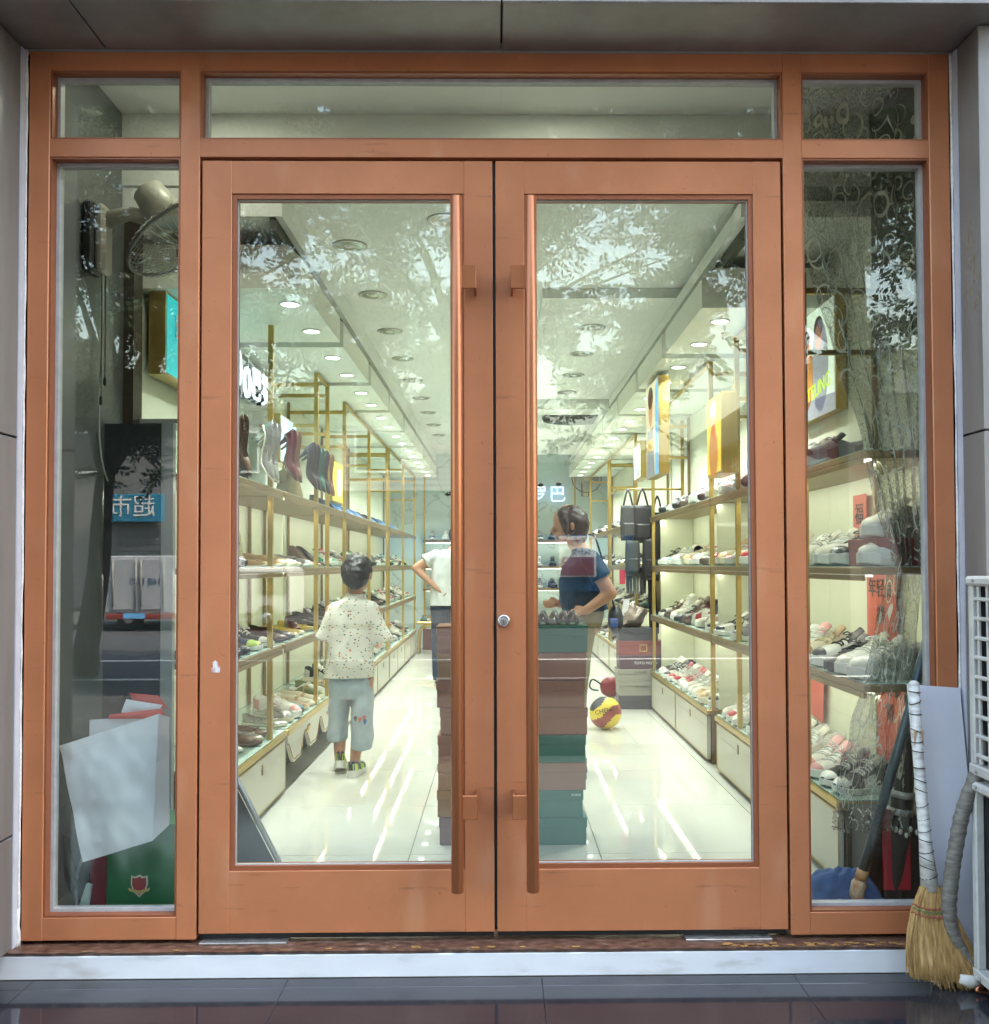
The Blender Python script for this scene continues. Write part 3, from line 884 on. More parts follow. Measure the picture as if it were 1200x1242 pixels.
        ac = MB(); ac.tube([(q[0], q[1]*1.05, q[2]+.003) for q in sect(.52)[1:14]], .006, 5); parts['strap'] = (ac, 3)
    elif style in ('ballet flat',):
        ac = MB(); t = .73; s_ = sect(t); zc = s_[7][2]+.002; xc = s_[7][0]
        for sg in (-1, 1): ac.ellip((xc, sg*.012, zc), (.006, .012, .005), 8, 5)
        parts['bow'] = (ac, 3)
    elif style == 'loafer':
        ac = MB(); ac.rings([sect(t, .002)[3:12] for t in (.58, .62, .66)], 0, True, False, False); parts['strap'] = (ac, 3)
    elif style == 'leather shoe':
        ac = MB(); ac.rings([sect(t, .0015)[1:14] for t in (.80, .86, .92, .97)], 0, True, False, False); parts['toe_cap'] = (ac, 3)
    # shelf-side insole so the opening is not hollow
    ins = MB(); rs = []
    for t in ts[1:-5]:
        if t > p['op']+.02: break
        rs.append([((t-.5)*L, -hw(t)*.74, zb(t)+st(t)+.006), ((t-.5)*L, hw(t)*.74, zb(t)+st(t)+.006)])
    ins.rings(rs, 0, True, False, False)
    parts['insole'] = (ins, 4)
    SHOE_CACHE[style] = parts
    return parts
SHOE_MESH = {}
SHOE_COUNT = {}
def shoe_parts(parent, style, colour):
    key = (style, colour)
    if key not in SHOE_MESH:
        pal = PAL[colour]
        SHOE_MESH[key] = {k: b.mesh(k, (list(pal)+[LINING])[mi], (0, 0, 0), k in ('sole', 'heel')) for k, (b, mi) in shoe_geo(style).items()}
    for k, me in SHOE_MESH[key].items():
        link(k, me, parent)
ORD = 'first second third fourth fifth sixth seventh eighth ninth tenth eleventh twelfth thirteenth fourteenth fifteenth sixteenth seventeenth eighteenth nineteenth twentieth'.split()
def shoe(style, colour, loc, rz, where, group, tilt=0.0, roll=0.0, scale=1.1, order=None):
    k = SHOE_COUNT.get(where, 0); SHOE_COUNT[where] = k+1
    nm = style.replace('-', '_').replace(' ', '_')
    lab = '%s %s, %s from the door on %s' % (colour, style, ORD[min(k if order is None else order, 19)], where)
    s_ = thing(nm, lab, 'shoe', loc, rz, group)
    if tilt or roll: s_.rotation_euler = (roll, -tilt, rz)
    s_.scale = (scale,)*3
    shoe_parts(s_, style, colour)
    return s_

# ================================================================== SHELVING
SIDE = {'left': (-1.15, -1.60, 1), 'right': (1.27, 1.60, -1)}
SHZ = (0.80, 1.21, 1.62)
def area_light(name, parent, loc, sx, sy, watt, rot=(0, 0, 0), colr=(1, .985, .78)):
    l = bpy.data.lights.new(name, 'AREA'); l.shape = 'RECTANGLE'; l.size = sx; l.size_y = sy; l.energy = watt; l.color = colr
    o = bpy.data.objects.new(name, l); COL.objects.link(o)
    off = Vector((0, 0, 0)); p = parent
    while p is not None: off += p.location; p = p.parent
    o.parent = parent; o.location = Vector(loc)-off; o.rotation_euler = rot
    return o
SHELF_TOP = mat('green_glass_top', (0.40, 0.53, 0.47), 0.12, 0, 0.03, 5)
def unit(side, y0, y1, label, doors=2, shelves=SHZ, posts=None, cab=True, led=True, top_frame=True, ysh=None, div=None):
    xf, xb, sg = SIDE[side]
    u = thing('shelf_unit', label, 'shelving', ((xf+xb)/2, (y0+y1)/2, 0), group='gold framed shoe shelving along the walls')
    if cab:
        cb = bx('cabinet', (xf-sg*.022, y0, .02), (xb, y1, .298), CABDARK, u)
        bx('plinth', (xf-sg*.05, y0+.004, .001), (xb, y1-.004, .0195), CABDARK, u)
        bx('end_panel', (xf-sg*.024, y0-.013, .003), (xb, y0-.0005, .296), GOLDDK, cb)
        bx('end_panel', (xf-sg*.024, y1+.0005, .003), (xb, y1+.013, .296), GOLDDK, cb)
        n = doors; wd = (y1-y0)/n
        for i in range(n):
            a, e = y0+i*wd+.008, y0+(i+1)*wd-.008
            dd = bx('cabinet_door', (xf-sg*.020, a, .026), (xf, e, .288), CABDOOR, u, .003)
            ring4y(dd, xf, sg, a, e)
            m_ = (a+e)/2
            bx('finger_plate', (xf+sg*.0005, m_-.012, .205), (xf+sg*.003, m_+.012, .255), GOLDDK, dd, .001)
            bx('finger_pull', (xf+sg*.003, m_-.006, .213), (xf+sg*.0045, m_+.006, .247), mat('lock_gold', (0.5, 0.38, 0.18), 0.35, .8), dd)
        bx('cabinet_top', (xf+sg*.008, y0-.014, .2985), (xb, y1+.014, .330), GOLD, u, .004)
        bx('glass_top', (xf-sg*.004, y0-.008, .3305), (xb, y1+.008, .336), SHELF_TOP, u, .001)
    bx('back_panel', (xb-sg*.004, y0, .335), (xb-sg*.016, y1, 2.44), BACKPANEL, u)
    ya, yb = ysh or (y0, y1)
    for z in shelves:
        sh = bx('shelf', (xf, ya, z-.030), (xb, yb, z-.004), GOLDDK, u, .003)
        bx('front_lip', (xf+sg*.0012, ya+.001, z-.052), (xf-sg*.010, yb-.001, z-.0305), GOLDDK, sh, .002)
        bx('glass_top', (xf-sg*.010, ya+.008, z-.0035), (xb+sg*.004, yb-.008, z), SHELF_TOP, sh, .001)
        if led:
            bx('led_strip', (xf-sg*.032, ya+.02, z-.038), (xf-sg*.044, yb-.02, z-.0305), LEDSTRIP, sh)
            area_light('strip_light', u, (xf-sg*.06, (ya+yb)/2, z-.045), .03, yb-ya-.05, 3.6*STRIP_W*(yb-ya), (0, sg*.5, 0))
    for yy in (posts or (y0+.03, y1-.03)):
        bx('post', (xf-sg*.004, yy-.013, .3365), (xf-sg*.030, yy+.013, 2.45), GOLD, u, .002)
        bx('back_post', (xb+sg*.002, yy-.01, .3365), (xb+sg*.022, yy+.01, 2.45), GOLDDK, u, .002)
    for yy in (div or ()):
        bx('divider', (xf-sg*.06, yy-.008, .337), (xb+sg*.006, yy+.008, shelves[-1]-.031), BACKPANEL, u)
    if top_frame:
        pl = list(posts or (y0+.03, y1-.03))
        for yy in pl:
            bx('top_bar', (xf-sg*.031, yy-.011, 2.36), (xb+sg*.023, yy+.011, 2.385), GOLD, u, .002)
            bx('top_bar', (xf-sg*.031, yy-.011, 2.10), (xb+sg*.023, yy+.011, 2.122), GOLD, u, .002)
        for a, e in zip(pl[:-1], pl[1:]):
            bx('top_bar', (xf-sg*.006, a+.0135, 2.425), (xf-sg*.028, e-.0135, 2.447), GOLD, u, .002)
    return u
def ring4y(dd, xf, sg, a, e):
    b = MB(); t = .006
    x0, x1 = xf+sg*.0002, xf+sg*.0028
    for (ya, yb, za, zb_) in ((a, a+t, .026, .288), (e-t, e, .026, .288), (a+t, e-t, .026, .026+t), (a+t, e-t, .288-t, .288)):
        b.box((x0, ya, za), (x1, yb, zb_))
    b.build('door_edging', GOLD, dd)
uR1 = unit('right', .46, 2.47, 'nearest shoe shelving of the right wall, above the end cabinet', 2, posts=(.87, 1.99), ysh=(.20, 2.58))
uR2 = unit('right', 2.70, 4.84, 'second shoe shelving of the right wall, ending at the hanging bags', 2, posts=(2.62, 4.80), ysh=(2.595, 4.88), div=(4.70, 2.66))
uR3 = unit('right', 5.75, 7.9, 'third shoe shelving of the right wall, behind the stacked boxes', 2, posts=(5.8, 7.85))
uR4 = unit('right', 7.95, 10.3, 'far right shoe shelving near the wall fan', 2, posts=(8.0, 10.2))
uL1 = unit('left', 1.02, 2.03, 'nearest shoe shelving of the left wall, with cream cabinet', 1, posts=(1.06, 1.745), ysh=(1.02, 1.95), top_frame=False)
uL2 = unit('left', 2.10, 3.95, 'shoe shelving of the left wall beside the boy, over a carved white bench', 0 or 1, posts=(2.95, 3.34), cab=False, ysh=(2.02, 3.95))
uL3 = unit('left', 4.00, 6.80, 'third shoe shelving of the left wall, beyond the boy', 3, posts=(4.05, 5.4, 6.75))
uL4 = unit('left', 6.85, 10.0, 'far left shoe shelving near the gold stool', 4, posts=(6.9, 8.4, 9.95))

# carved white bench under the second left unit
bn = thing('carved_bench', 'cream carved bench with wavy apron and gold edge beside the boy', 'bench', (-1.37, 3.0, 0))
bx('bench_top', (-1.14, 2.06, .296), (-1.60, 3.96, .330), GOLD, bn, .004)
bx('glass_top', (-1.155, 2.07, .3305), (-1.60, 3.95, .336), SHELF_TOP, bn, .001)
CREAM = mat('cream_lacquer', (0.60, 0.57, 0.47), 0.35, 0, 0.05, 6)
def wave(y): return .16+.055*math.cos((y-2.08)*2*PI/.47)+.02*math.cos((y-2.08)*4*PI/.47)
pts = [(2.075+1.87*k/70, wave(2.075+1.87*k/70)) for k in range(71)]
ap = MB().prism(pts+[(3.945, .2955), (2.075, .2955)], 'x', -1.165, -1.150).build('apron', CREAM, bn)
MB().tube([(-1.1485, y, z+.016) for y, z in pts], .0028, 5).build('gold_line', GOLDDK, ap)
for y in (2.62, 3.3):
    b = MB()
    for k in range(7): b.ellip((-1.148, y+.06*math.sin(k*2.1)*(.4+k/9), .245+.012*math.cos(k*1.7)), (.005, .020, .012), 8, 5)
    b.build('ornament', GOLD, ap)
for y in (2.09, 3.92):
    for x in (-1.20, -1.56):
        MB().lathe([(.018, .001), (.026, .03), (.017, .06), (.030, .13), (.022, .2), (.03, .295)], 14, 0, (x, y, 0)).build('leg', CREAM, bn)
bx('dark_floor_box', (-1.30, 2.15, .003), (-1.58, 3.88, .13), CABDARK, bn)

# back wall shelving
ub = thing('back_shelving', 'lit back wall shoe shelving at the far end of the aisle', 'shelving', (0, 10.7, 0))
for z in (.48, .88, 1.20, 1.58):
    sh = bx('shelf', (-1.10, 10.60, z-.035), (1.12, 10.88, z), GOLDDK, ub, .003)
    bx('led_strip', (-1.08, 10.84, z-.05), (1.10, 10.86, z-.0355), LEDSTRIP, sh)
    area_light('strip_light', ub, (0, 10.78, z-.06), 2.1, .03, 5.0*STRIP_W)
bx('cabinet', (-1.10, 10.62, .002), (1.12, 10.88, .30), CABDOOR, ub, .003)
for x in (-1.08, -.36, .36, 1.10):
    bx('post', (x-.013, 10.60, .302), (x+.013, 10.626, 2.5), GOLD, ub, .002)
BACKBLUE = mat('back_blue_panel', (0.30, 0.48, 0.52), 0.5, 0, 0.05, 3)

# ================================================================== CANOPIES AND LAMPS
def canopy(side, y0, y1, idx):
    xf = -.885 if side == 'left' else .985
    xw = WL if side == 'left' else WR
    sg = 1 if side == 'left' else -1
    cn = thing('display_canopy', 'white ceiling canopy with small spots, %s from the door above the %s shelves' % (ORD[idx], side), 'canopy', (xf, (y0+y1)/2, 2.46), group='lit canopies above the shelves')
    b = MB()
    pr = [(xw, 2.46), (xf, 2.46), (xf, 2.60), (xf-sg*.07, 2.655), (xw, 2.655)]
    b.prism(pr, 'y', y0, y1)
    b.build('canopy_box', mat('canopy_paint', (0.78, 0.80, 0.72), 0.5, 0, 0.03, 3), cn)
    xs_ = -.99 if side == 'left' else 1.13
    n = max(2, round((y1-y0)/.43)); stp = (y1-y0)/n
    for k in range(n):
        y = y0+stp*(k+.5)
        sp_ = MB().lathe([(.052, 2.4595), (.052, 2.455), (.044, 2.4535), (.042, 2.457)], 20, 0, (xs_, y, 0)).build('spot_ring', WHITEPL, cn)
        MB().lathe([(.041, 2.4588), (.041, 2.4562), (.01, 2.4560)], 18, 0, (xs_, y, 0)).build('spot_lens', LEDM, sp_)
        l = bpy.data.lights.new('spot_light', 'AREA'); l.shape = 'DISK'; l.size = .07; l.energy = LAMP_W; l.color = (.95, 1, .97); l.spread = R(118)
        o = bpy.data.objects.new('spot_light', l); COL.objects.link(o); o.parent = cn
        o.location = Vector((xs_, y, 2.4525))-Vector(cn.location)
for i in range(8):
    canopy('left', 1.12+i*1.16, 1.12+i*1.16+1.04, i)
    canopy('right', 1.45+i*1.12, 1.45+i*1.12+1.00, i)
DLRING = mat('downlight_ring', (0.50, 0.50, 0.46), 0.3, 0.6)
def downlight(x, y, z, row, idx):
    d = thing('ceiling_downlight', 'unlit round chrome downlight, %s from the door in the %s ceiling row' % (ORD[idx], row), 'downlight', (x, y, z), group='round ceiling downlights')
    MB().lathe([(.088, z-.0005), (.088, z-.006), (.074, z-.009), (.068, z-.006)], 28, 0, (x, y, 0)).build('trim_ring', DLRING, d)
    MB().lathe([(.068, z-.0065), (.060, z-.001), (.02, z-.0012)], 24, 0, (x, y, 0)).build('reflector', mat('downlight_reflector', (0.45, 0.44, 0.36), 0.2, 0.9), d)
    MB().lathe([(.028, z-.0015), (.028, z-.007), (.015, z-.010), (.003, z-.0105)], 16, 0, (x, y, 0)).build('bulb', WHITEPL, d)
for k in range(9): downlight(-.758, 1.70+.885*k, 2.85, 'left', k)
for k, y in enumerate((3.13, 3.92, 4.71, 5.5)): downlight(.62, y, 2.79, 'right', k)
for k, y in enumerate((6.9, 8.2, 9.3)): downlight((.55, .28, .62)[k], y, 2.85, 'rear', k)
downlight(-.25, 1.34, 2.85, 'middle', 0)
for k, x in enumerate((-1.15, .25)):
    d = thing('front_downlight', 'lit round downlight in the raised ceiling behind the %s' % ('left side window' if k == 0 else 'middle transom'), 'downlight', (x, .55, 3.16), group='lit downlights behind the shopfront')
    MB().lathe([(.075, 3.1595), (.075, 3.154), (.062, 3.151), (.060, 3.156)], 24, 0, (x, .55, 0)).build('trim_ring', WHITEPL, d)
    MB().lathe([(.058, 3.1590), (.058, 3.1555), (.01, 3.1553)], 20, 0, (x, .55, 0)).build('lens', LEDM, d)
    area_light('downlight_light', d, (x, .55, 3.148), .09, .09, .38)
o = MB().lathe([(.001, 2.849), (.33, 2.848), (.35, 2.83), (.33, 2.80), (.12, 2.79), (.001, 2.79)], 40, 0, (.82, 7.3, 0), cap=False).build('ceiling_disc', mat('dark_ceiling_disc', (0.03, 0.03, 0.028), 0.4))
tag(o, 'dark round ceiling plate near the far beam', 'ceiling lamp')

# ================================================================== SHOES ON THE SHELVES
def row(side, z, ys, specs, where, group, dx=0.0, rzj=0.25, base=None, seed=0):
    random.seed(seed)
    xf, xb, sg = SIDE[side]
    xc = (xf+xb)/2+sg*(.02+dx)
    for y, (stl, colr, *ex) in zip(ys, specs):
        ang = (0 if side == 'left' else PI) + (-.35 if side == 'left' else .35) + random.uniform(-rzj, rzj)
        if base is not None: ang = base+random.uniform(-rzj, rzj)
        if ex: ang = ex[0]
        shoe(stl, colr, (xc+random.uniform(-.012, .012), y, z+.0005), ang, where, group)
def seq(y0, n, st): return [y0+st*i for i in range(n)]
CS, LS, RS, HT, LE, LO, BF, HP, CL = 'chunky sneaker', 'lace-up sneaker', 'running shoe', 'high-top shoe', 'leather shoe', 'loafer', 'ballet flat', 'heeled pump', 'slip-on clog'
NR, MR, NL = 'right near unit', 'right second unit', 'left near unit'
GRP = 'shoes on the shelves'
# right wall, cabinet tops
row('right', .336, [.58, .71, .86, .99, 1.13, 1.32, 1.47, 1.64, 1.83, 2.12, 2.24, 2.38],
    [(LS, 'black and white'), (LS, 'black and white'), (RS, 'pink and white'), (RS, 'pink and white'), (CS, 'white'), (CS, 'white'), (CS, 'grey'), (CS, 'white'), (CS, 'white and black'), (LS, 'white'), (LS, 'white and red'), (LS, 'white')], NR+' cabinet top', GRP, rzj=.1, seed=1)
row('right', .336, [2.78, 2.93, 3.08, 3.22, 3.36, 3.50, 3.63, 3.78, 3.93, 4.08, 4.22, 4.38, 4.55],
    [(CS, 'white and black'), (CS, 'cream'), (CS, 'cream'), (LS, 'white'), (LS, 'white'), (LS, 'white'), (LS, 'red and white'), (LS, 'red and white'), (LS, 'white and red'), (RS, 'white and red'), (RS, 'white and black'), (RS, 'black and white'), (RS, 'black and white')], MR+' cabinet top', GRP, rzj=.08, seed=2)
# right wall, second shelf
row('right', .80, [.36, .50, .63, .77, .93, 1.10, 1.26, 1.42, 1.62, 1.80, 2.12, 2.30, 2.47],
    [(CS, 'white'), (CS, 'white'), (RS, 'black'), (CS, 'white and black'), (CS, 'cream'), (CS, 'pink and white'), (LS, 'white'), (CS, 'white'), (CS, 'white'), (LS, 'cream'), (RS, 'grey'), (LS, 'white and black', PI/2), (LS, 'white and black')], NR+' second shelf', GRP, seed=3)
row('right', .80, [2.70, 2.86, 3.02, 3.2, 3.36, 3.52, 3.72, 3.92, 4.1, 4.28, 4.48],
    [(LS, 'white and black'), (CS, 'pink and white', PI*.62), (HT, 'black', PI*.55), (RS, 'white'), (CS, 'white and red', PI*.6), (HT, 'brown'), (RS, 'black'), (CS, 'white'), (HT, 'white'), (LS, 'brown'), (LS, 'white and black')], MR+' second shelf', GRP, seed=4)
# right wall, third shelf
row('right', 1.21, [.30, .62, .80, .98, 1.14, 1.30, 1.48, 1.66, 1.84, 2.1, 2.28, 2.44],
    [(CS, 'white'), (CS, 'white and black'), (CS, 'white'), (CS, 'white'), (LS, 'white'), (CS, 'white'), (LS, 'white'), (CS, 'grey'), (CS, 'white and red'), (CS, 'white'), (RS, 'white and red'), (CS, 'cream')], NR+' third shelf', GRP, seed=5)
row('right', 1.21, [2.72, 2.9, 3.08, 3.28, 3.48, 3.7, 3.92, 4.14, 4.36, 4.54],
    [(CS, 'white and red'), (RS, 'brown'), (CS, 'white'), (RS, 'white and red'), (CS, 'cream'), (LS, 'black and white', PI/2), (CS, 'white'), (RS, 'green and white'), (RS, 'white'), (RS, 'white and black')], MR+' third shelf', GRP, seed=6)
# right wall, top shelf
row('right', 1.62, [.9, 1.08, 1.28, 1.46, 1.62, 1.80, 2.08, 2.26, 2.44],
    [(CS, 'grey'), (CS, 'silver'), (CS, 'silver'), (RS, 'grey'), (CS, 'silver'), (LS, 'maroon'), (LS, 'red and white'), (RS, 'pink and white'), (CS, 'silver')], NR+' top shelf', GRP, seed=7)
row('right', 1.62, [2.74, 2.94, 3.14, 3.34, 3.6, 3.85, 4.1, 4.35],
    [(CS, 'silver'), (RS, 'maroon'), (CS, 'white'), (RS, 'grey'), (RS, 'brown'), (RS, 'black'), (RS, 'grey'), (RS, 'black')], MR+' top shelf', GRP, seed=8)
# far right units
pool = [(RS, 'black'), (LE, 'dark green'), (RS, 'grey'), (LO, 'black'), (LS, 'black and white'), (LE, 'brown'), (RS, 'white'), (LO, 'brown')]
for ui, (ya, nm) in enumerate(((5.9, 'right third unit'), (8.1, 'right far unit'))):
    for zi, (z, zn) in enumerate(((.336, 'cabinet top'), (.80, 'second shelf'), (1.21, 'third shelf'), (1.62, 'top shelf'))):
        row('right', z, seq(ya, 8, .25), [pool[(k*3+zi+ui) % 8] for k in range(8)], nm+' '+zn, GRP, seed=20+ui*4+zi)
# left near unit
row('left', .336, [1.14, 1.30, 1.45, 1.60, 1.74, 1.88], [(CL, 'cream', -.9), (BF, 'brown', -.5), (BF, 'white', -.5), (LO, 'brown', -.2), (BF, 'silver', -.4), (BF, 'brown', -.3)], NL+' cabinet top', GRP, dx=.04, seed=31)
row('left', .80, [1.16, 1.31, 1.46, 1.62, 1.82], [(LE, 'black', -.5), (LE, 'black', -.6), (LO, 'black', -.5), (LE, 'navy', -.3), (LE, 'black and white', -.2)], NL+' second shelf', GRP, dx=.04, seed=32)
row('left', 1.21, [1.20, 1.35, 1.85], [(LE, 'black and white', -.3), (LE, 'dark green', -.3), (BF, 'tan', -.3)], NL+' third shelf', GRP, dx=.04, seed=33)
# left second unit (bench)
row('left', .336, [2.16, 2.32, 2.46, 2.60, 2.76, 2.92, 3.06, 3.22, 3.38, 3.55, 3.72], [(BF, 'silver', -.2), (CL, 'silver', -.5), (CS, 'pink and white', -.35), (CL, 'teal', -.3), (LO, 'tan', -.25), (LO, 'cream', -.25), (LO, 'cream', -.25), (CL, 'olive', -.3), (CL, 'white', -.3), (LO, 'olive', -.3), (LO, 'cream', -.3)], 'the carved bench', GRP, dx=.06, seed=34)
row('left', .80, [2.12, 2.30, 2.48, 2.66, 2.84, 3.02, 3.2, 3.4, 3.62], [(LO, 'maroon', -.2), (LO, 'black', -.3), (BF, 'tan', -.4), (BF, 'yellow', -.3), (LO, 'maroon', -1.2), (BF, 'yellow', -.3), (LO, 'black', -.5), (LO, 'black', -.3), (LE, 'black', -.2)], 'left second unit second shelf', GRP, dx=.05, seed=35)
row('left', 1.21, [2.14, 2.34, 2.52, 2.70, 2.88, 3.1, 3.3, 3.52], [(LO, 'tan'), (LO, 'cream'), (BF, 'silver'), (BF, 'brown'), (LO, 'grey'), (BF, 'tan'), (HP, 'brown'), (HP, 'black')], 'left second unit third shelf', GRP, dx=.05, seed=36)
shp = [(HP, 'maroon', 2.22), (HP, 'brown', 2.34), (HP, 'black', 2.80), (HP, 'black', 2.92), (HP, 'dark green', 3.08), (HP, 'black', 3.24), (HP, 'brown', 3.42)]
for stl, colr, y in shp:
    shoe(stl, colr, (-1.20, y, 1.80), -.3, 'left second unit top shelf', GRP, tilt=-1.0)
pl2 = [(RS, 'black and white'), (LS, 'white'), (LE, 'black'), (LO, 'brown'), (RS, 'green and white'), (LS, 'grey'), (LE, 'dark green'), (RS, 'white and red')]
for ui, (ya, nm, n, stp) in enumerate(((4.15, 'left third unit', 13, .2), (7.0, 'left far unit', 14, .21))):
    for zi, (z, zn) in enumerate(((.336, 'cabinet top'), (.80, 'second shelf'), (1.21, 'third shelf'), (1.62, 'top shelf'))):
        row('left', z, seq(ya, n, stp), [pl2[(k*3+zi*2+ui) % 8] if zi < 3 else ((HP, 'blue') if k % 3 else (HP, 'black')) for k in range(n)], nm+' '+zn, GRP, seed=40+ui*4+zi)
random.seed(50)
for z, zn in ((.88, 'lower'), (1.20, 'middle'), (1.58, 'upper')):
    for k in range(11):
        x = -.98+.195*k
        colr = random.choice(['blue', 'navy', 'dark green', 'white', 'grey', 'blue'] if z > 1.3 else ['black', 'brown', 'grey', 'black and white', 'dark green'])
        o = shoe('running shoe' if z < 1.3 else 'lace-up sneaker', colr, (x, 10.72, z+.0005), -PI/2+random.uniform(-.2, .2), 'back wall', GRP)
        o['label'] = '%s %s, %s from the left on the %s back wall shelf' % (colr, 'running shoe' if z < 1.3 else 'sneaker', ORD[k], zn)

# silver pumps leaning on the black bag (left near unit, top shelf)
for k, y in enumerate((1.56, 1.66)):
    o = shoe(HP, 'silver', (-1.17, y, 1.748), -.25, 'l', GRP, tilt=-1.08, scale=1.12)
    o['label'] = 'silver heeled pump standing on its toe before the black bag, %s of two' % ('nearer' if k == 0 else 'farther')
o = shoe(HP, 'brown', (-1.22, 1.30, 1.735), -.3, 'l', GRP, tilt=-.95, scale=1.1)
o['label'] = 'brown heeled pump propped up on the left near unit top shelf'
# bags
def handbag(loc, size, m, label, rz=0.0, m2=None, group=None, handles=True):
    w_, d_, h_ = size
    h0 = thing('handbag', label, 'bag', loc, rz, group)
    b = MB(); rs = []
    for t in (0, .08, .3, .6, .85, 1.0):
        a = 1-.22*t; e = (1-.55*t)*(1.0 if t > .05 else .93)
        n = 20
        rs.append([(math.copysign(abs(math.cos(q))**.5, math.cos(q))*w_/2*a, math.copysign(abs(math.sin(q))**.6, math.sin(q))*d_/2*e, t*h_+.004*math.sin(5*q)*(t > .5)) for q in [2*PI*k/n for k in range(n)]])
    b.rings(rs, 0)
    link('bag_body', b.mesh('bag_body', m), h0)
    MB().grid(lambda u, v: ((u-.5)*w_*.82, -d_*.30-.012-.05*d_*(1-v)-.004*math.sin(PI*v), h_*(.97-.42*v+.08*abs(u-.5)*2)), 8, 4).build('flap', m2 or m, h0, world=False)
    if handles:
        for yy in (-d_*.12, d_*.12):
            MB().tube([(-w_*.24+w_*.48*k/10, yy, h_*.95+.11*math.sin(PI*k/10)) for k in range(11)], .005, 6).build('handle', m2 or m, h0, world=False)
    MB().ellip((0, -d_*.30-.045*d_-.016, h_*.60), (.012, .005, .010), 10, 6).build('clasp', GOLD, h0, world=False)
    return h0
handbag((-1.38, 1.70, 1.62), (.34, .16, .24), MATS['sh_black'], 'black leather handbag behind the silver pumps', -.9)
handbag((-1.27, 2.62, 1.62), (.26, .13, .17), mat('olive_leather', (0.17, 0.14, 0.07), 0.4, 0, 0.1, 20), 'olive brown handbag beside the maroon pumps', -1.0)
handbag((-1.33, 1.62, 1.21), (.20, .08, .20), ramp_mat('patterned_canvas', 38, [(0.3, (0.06, 0.06, 0.05)), (0.5, (0.55, 0.52, 0.42)), (0.66, (0.50, 0.38, 0.06)), (0.8, (0.12, 0.18, 0.09))], 0.6), 'patterned canvas bag on the left near unit third shelf', -.9)
for k in range(5):
    handbag((.12+.21*k, 10.73, 1.58) if k < 1 else (-.85+.02*k, 10.5, 1.6), (.2, .1, .2), mat('blue_leather', (0.04, 0.12, 0.26), 0.4), 'blue handbag with arched handles on the back wall shelf', 0) if k == 0 else None
# red promotion cards with handwriting
def card(loc, w_, h_, rows, label, facing='right', tilt=0.0, size=.05):
    o = thing('red_price_card', label, 'sign', loc, 0)
    x, y, z = loc
    sg = -1 if facing == 'right' else 1
    bx('paper', (x, y-w_/2, z-h_/2), (x+.002, y+w_/2, z+h_/2), mat('orange_red_paper', (0.62, 0.12, 0.07), 0.6, 0, 0.05, 5), o)
    for i, t in enumerate(rows):
        text('handwriting', t, size, INK, o, frame_mtx((x+sg*.0025+(.002 if sg > 0 else 0), y, z+h_*.5-size*1.3*(i+.7)), (0, -1 if facing == 'right' else 1, 0), (0, 0, 1)), .001)
    o.rotation_euler = (tilt, 0, 0)
    return o
card((1.575, .80, 1.02), .30, .34, ['年轻促', '销'], 'tall red handwritten card above the near right second shelf', size=.085)
card((1.575, .72, .60), .26, .36, ['年轻促', '销'], 'red handwritten card above the near right cabinet top', size=.075)
card((1.575, 1.62, .60), .22, .30, ['促销'], 'red handwritten card between the near right gold posts', tilt=.12, size=.05)
card((1.575, 1.02, 1.42), .15, .20, ['福'], 'small red card above the near right third shelf', size=.1)
card((1.575, 5.3, .95), .20, .25, ['促'], 'red card behind the hanging black bags', size=.08)
o = MB().prism([(2.99, .66), (3.03, .74), (3.10, .72), (3.11, .62), (3.05, .56)], 'x', 1.572, 1.576).build('price_tag', mat('yellow_tag', (0.65, 0.42, 0.05), 0.5))
tag(o, 'yellow and red price tag on the right shelf back panel', 'price tag')
# red box under the white shoes, right third shelf
def shoebox(x0, x1, y0, y1, z0, z1, m, label, group=None, lidh=.042, rz=0.0):
    cx, cy = (x0+x1)/2, (y0+y1)/2
    o = thing('shoe_box', label, 'shoe box', (cx, cy, z0), rz, group)
    w_, d_, h_ = (x1-x0)/2, (y1-y0)/2, z1-z0
    MB().box((-w_+.003, -d_+.003, 0.0005), (w_-.003, d_-.003, h_-.004), 0, .0015).build('box_body', m, o, world=False)
    MB().box((-w_, -d_, h_-lidh), (w_, d_, h_-.0005), 0, .002).build('lid', m, o, world=False)
    return o
MRED = mat('box_maroon', (0.20, 0.012, 0.025), 0.5, 0, 0.05, 6)
rb = shoebox(1.33, 1.58, .22, .50, 1.2105, 1.31, MRED, 'maroon shoe box under white shoes on the near right third shelf')
shoe('chunky sneaker', 'white', (1.45, .36, 1.3105), PI+.5, 'maroon shoe box', GRP)['label'] = 'white chunky sneaker standing on the maroon shoe box'
text('lettering', 'boo', .05, mat('gold_print', (0.5, 0.38, 0.2), 0.5), rb, frame_mtx((1.36, .2185, 1.245), (1, 0, 0), (0, 0, 1)), .001)

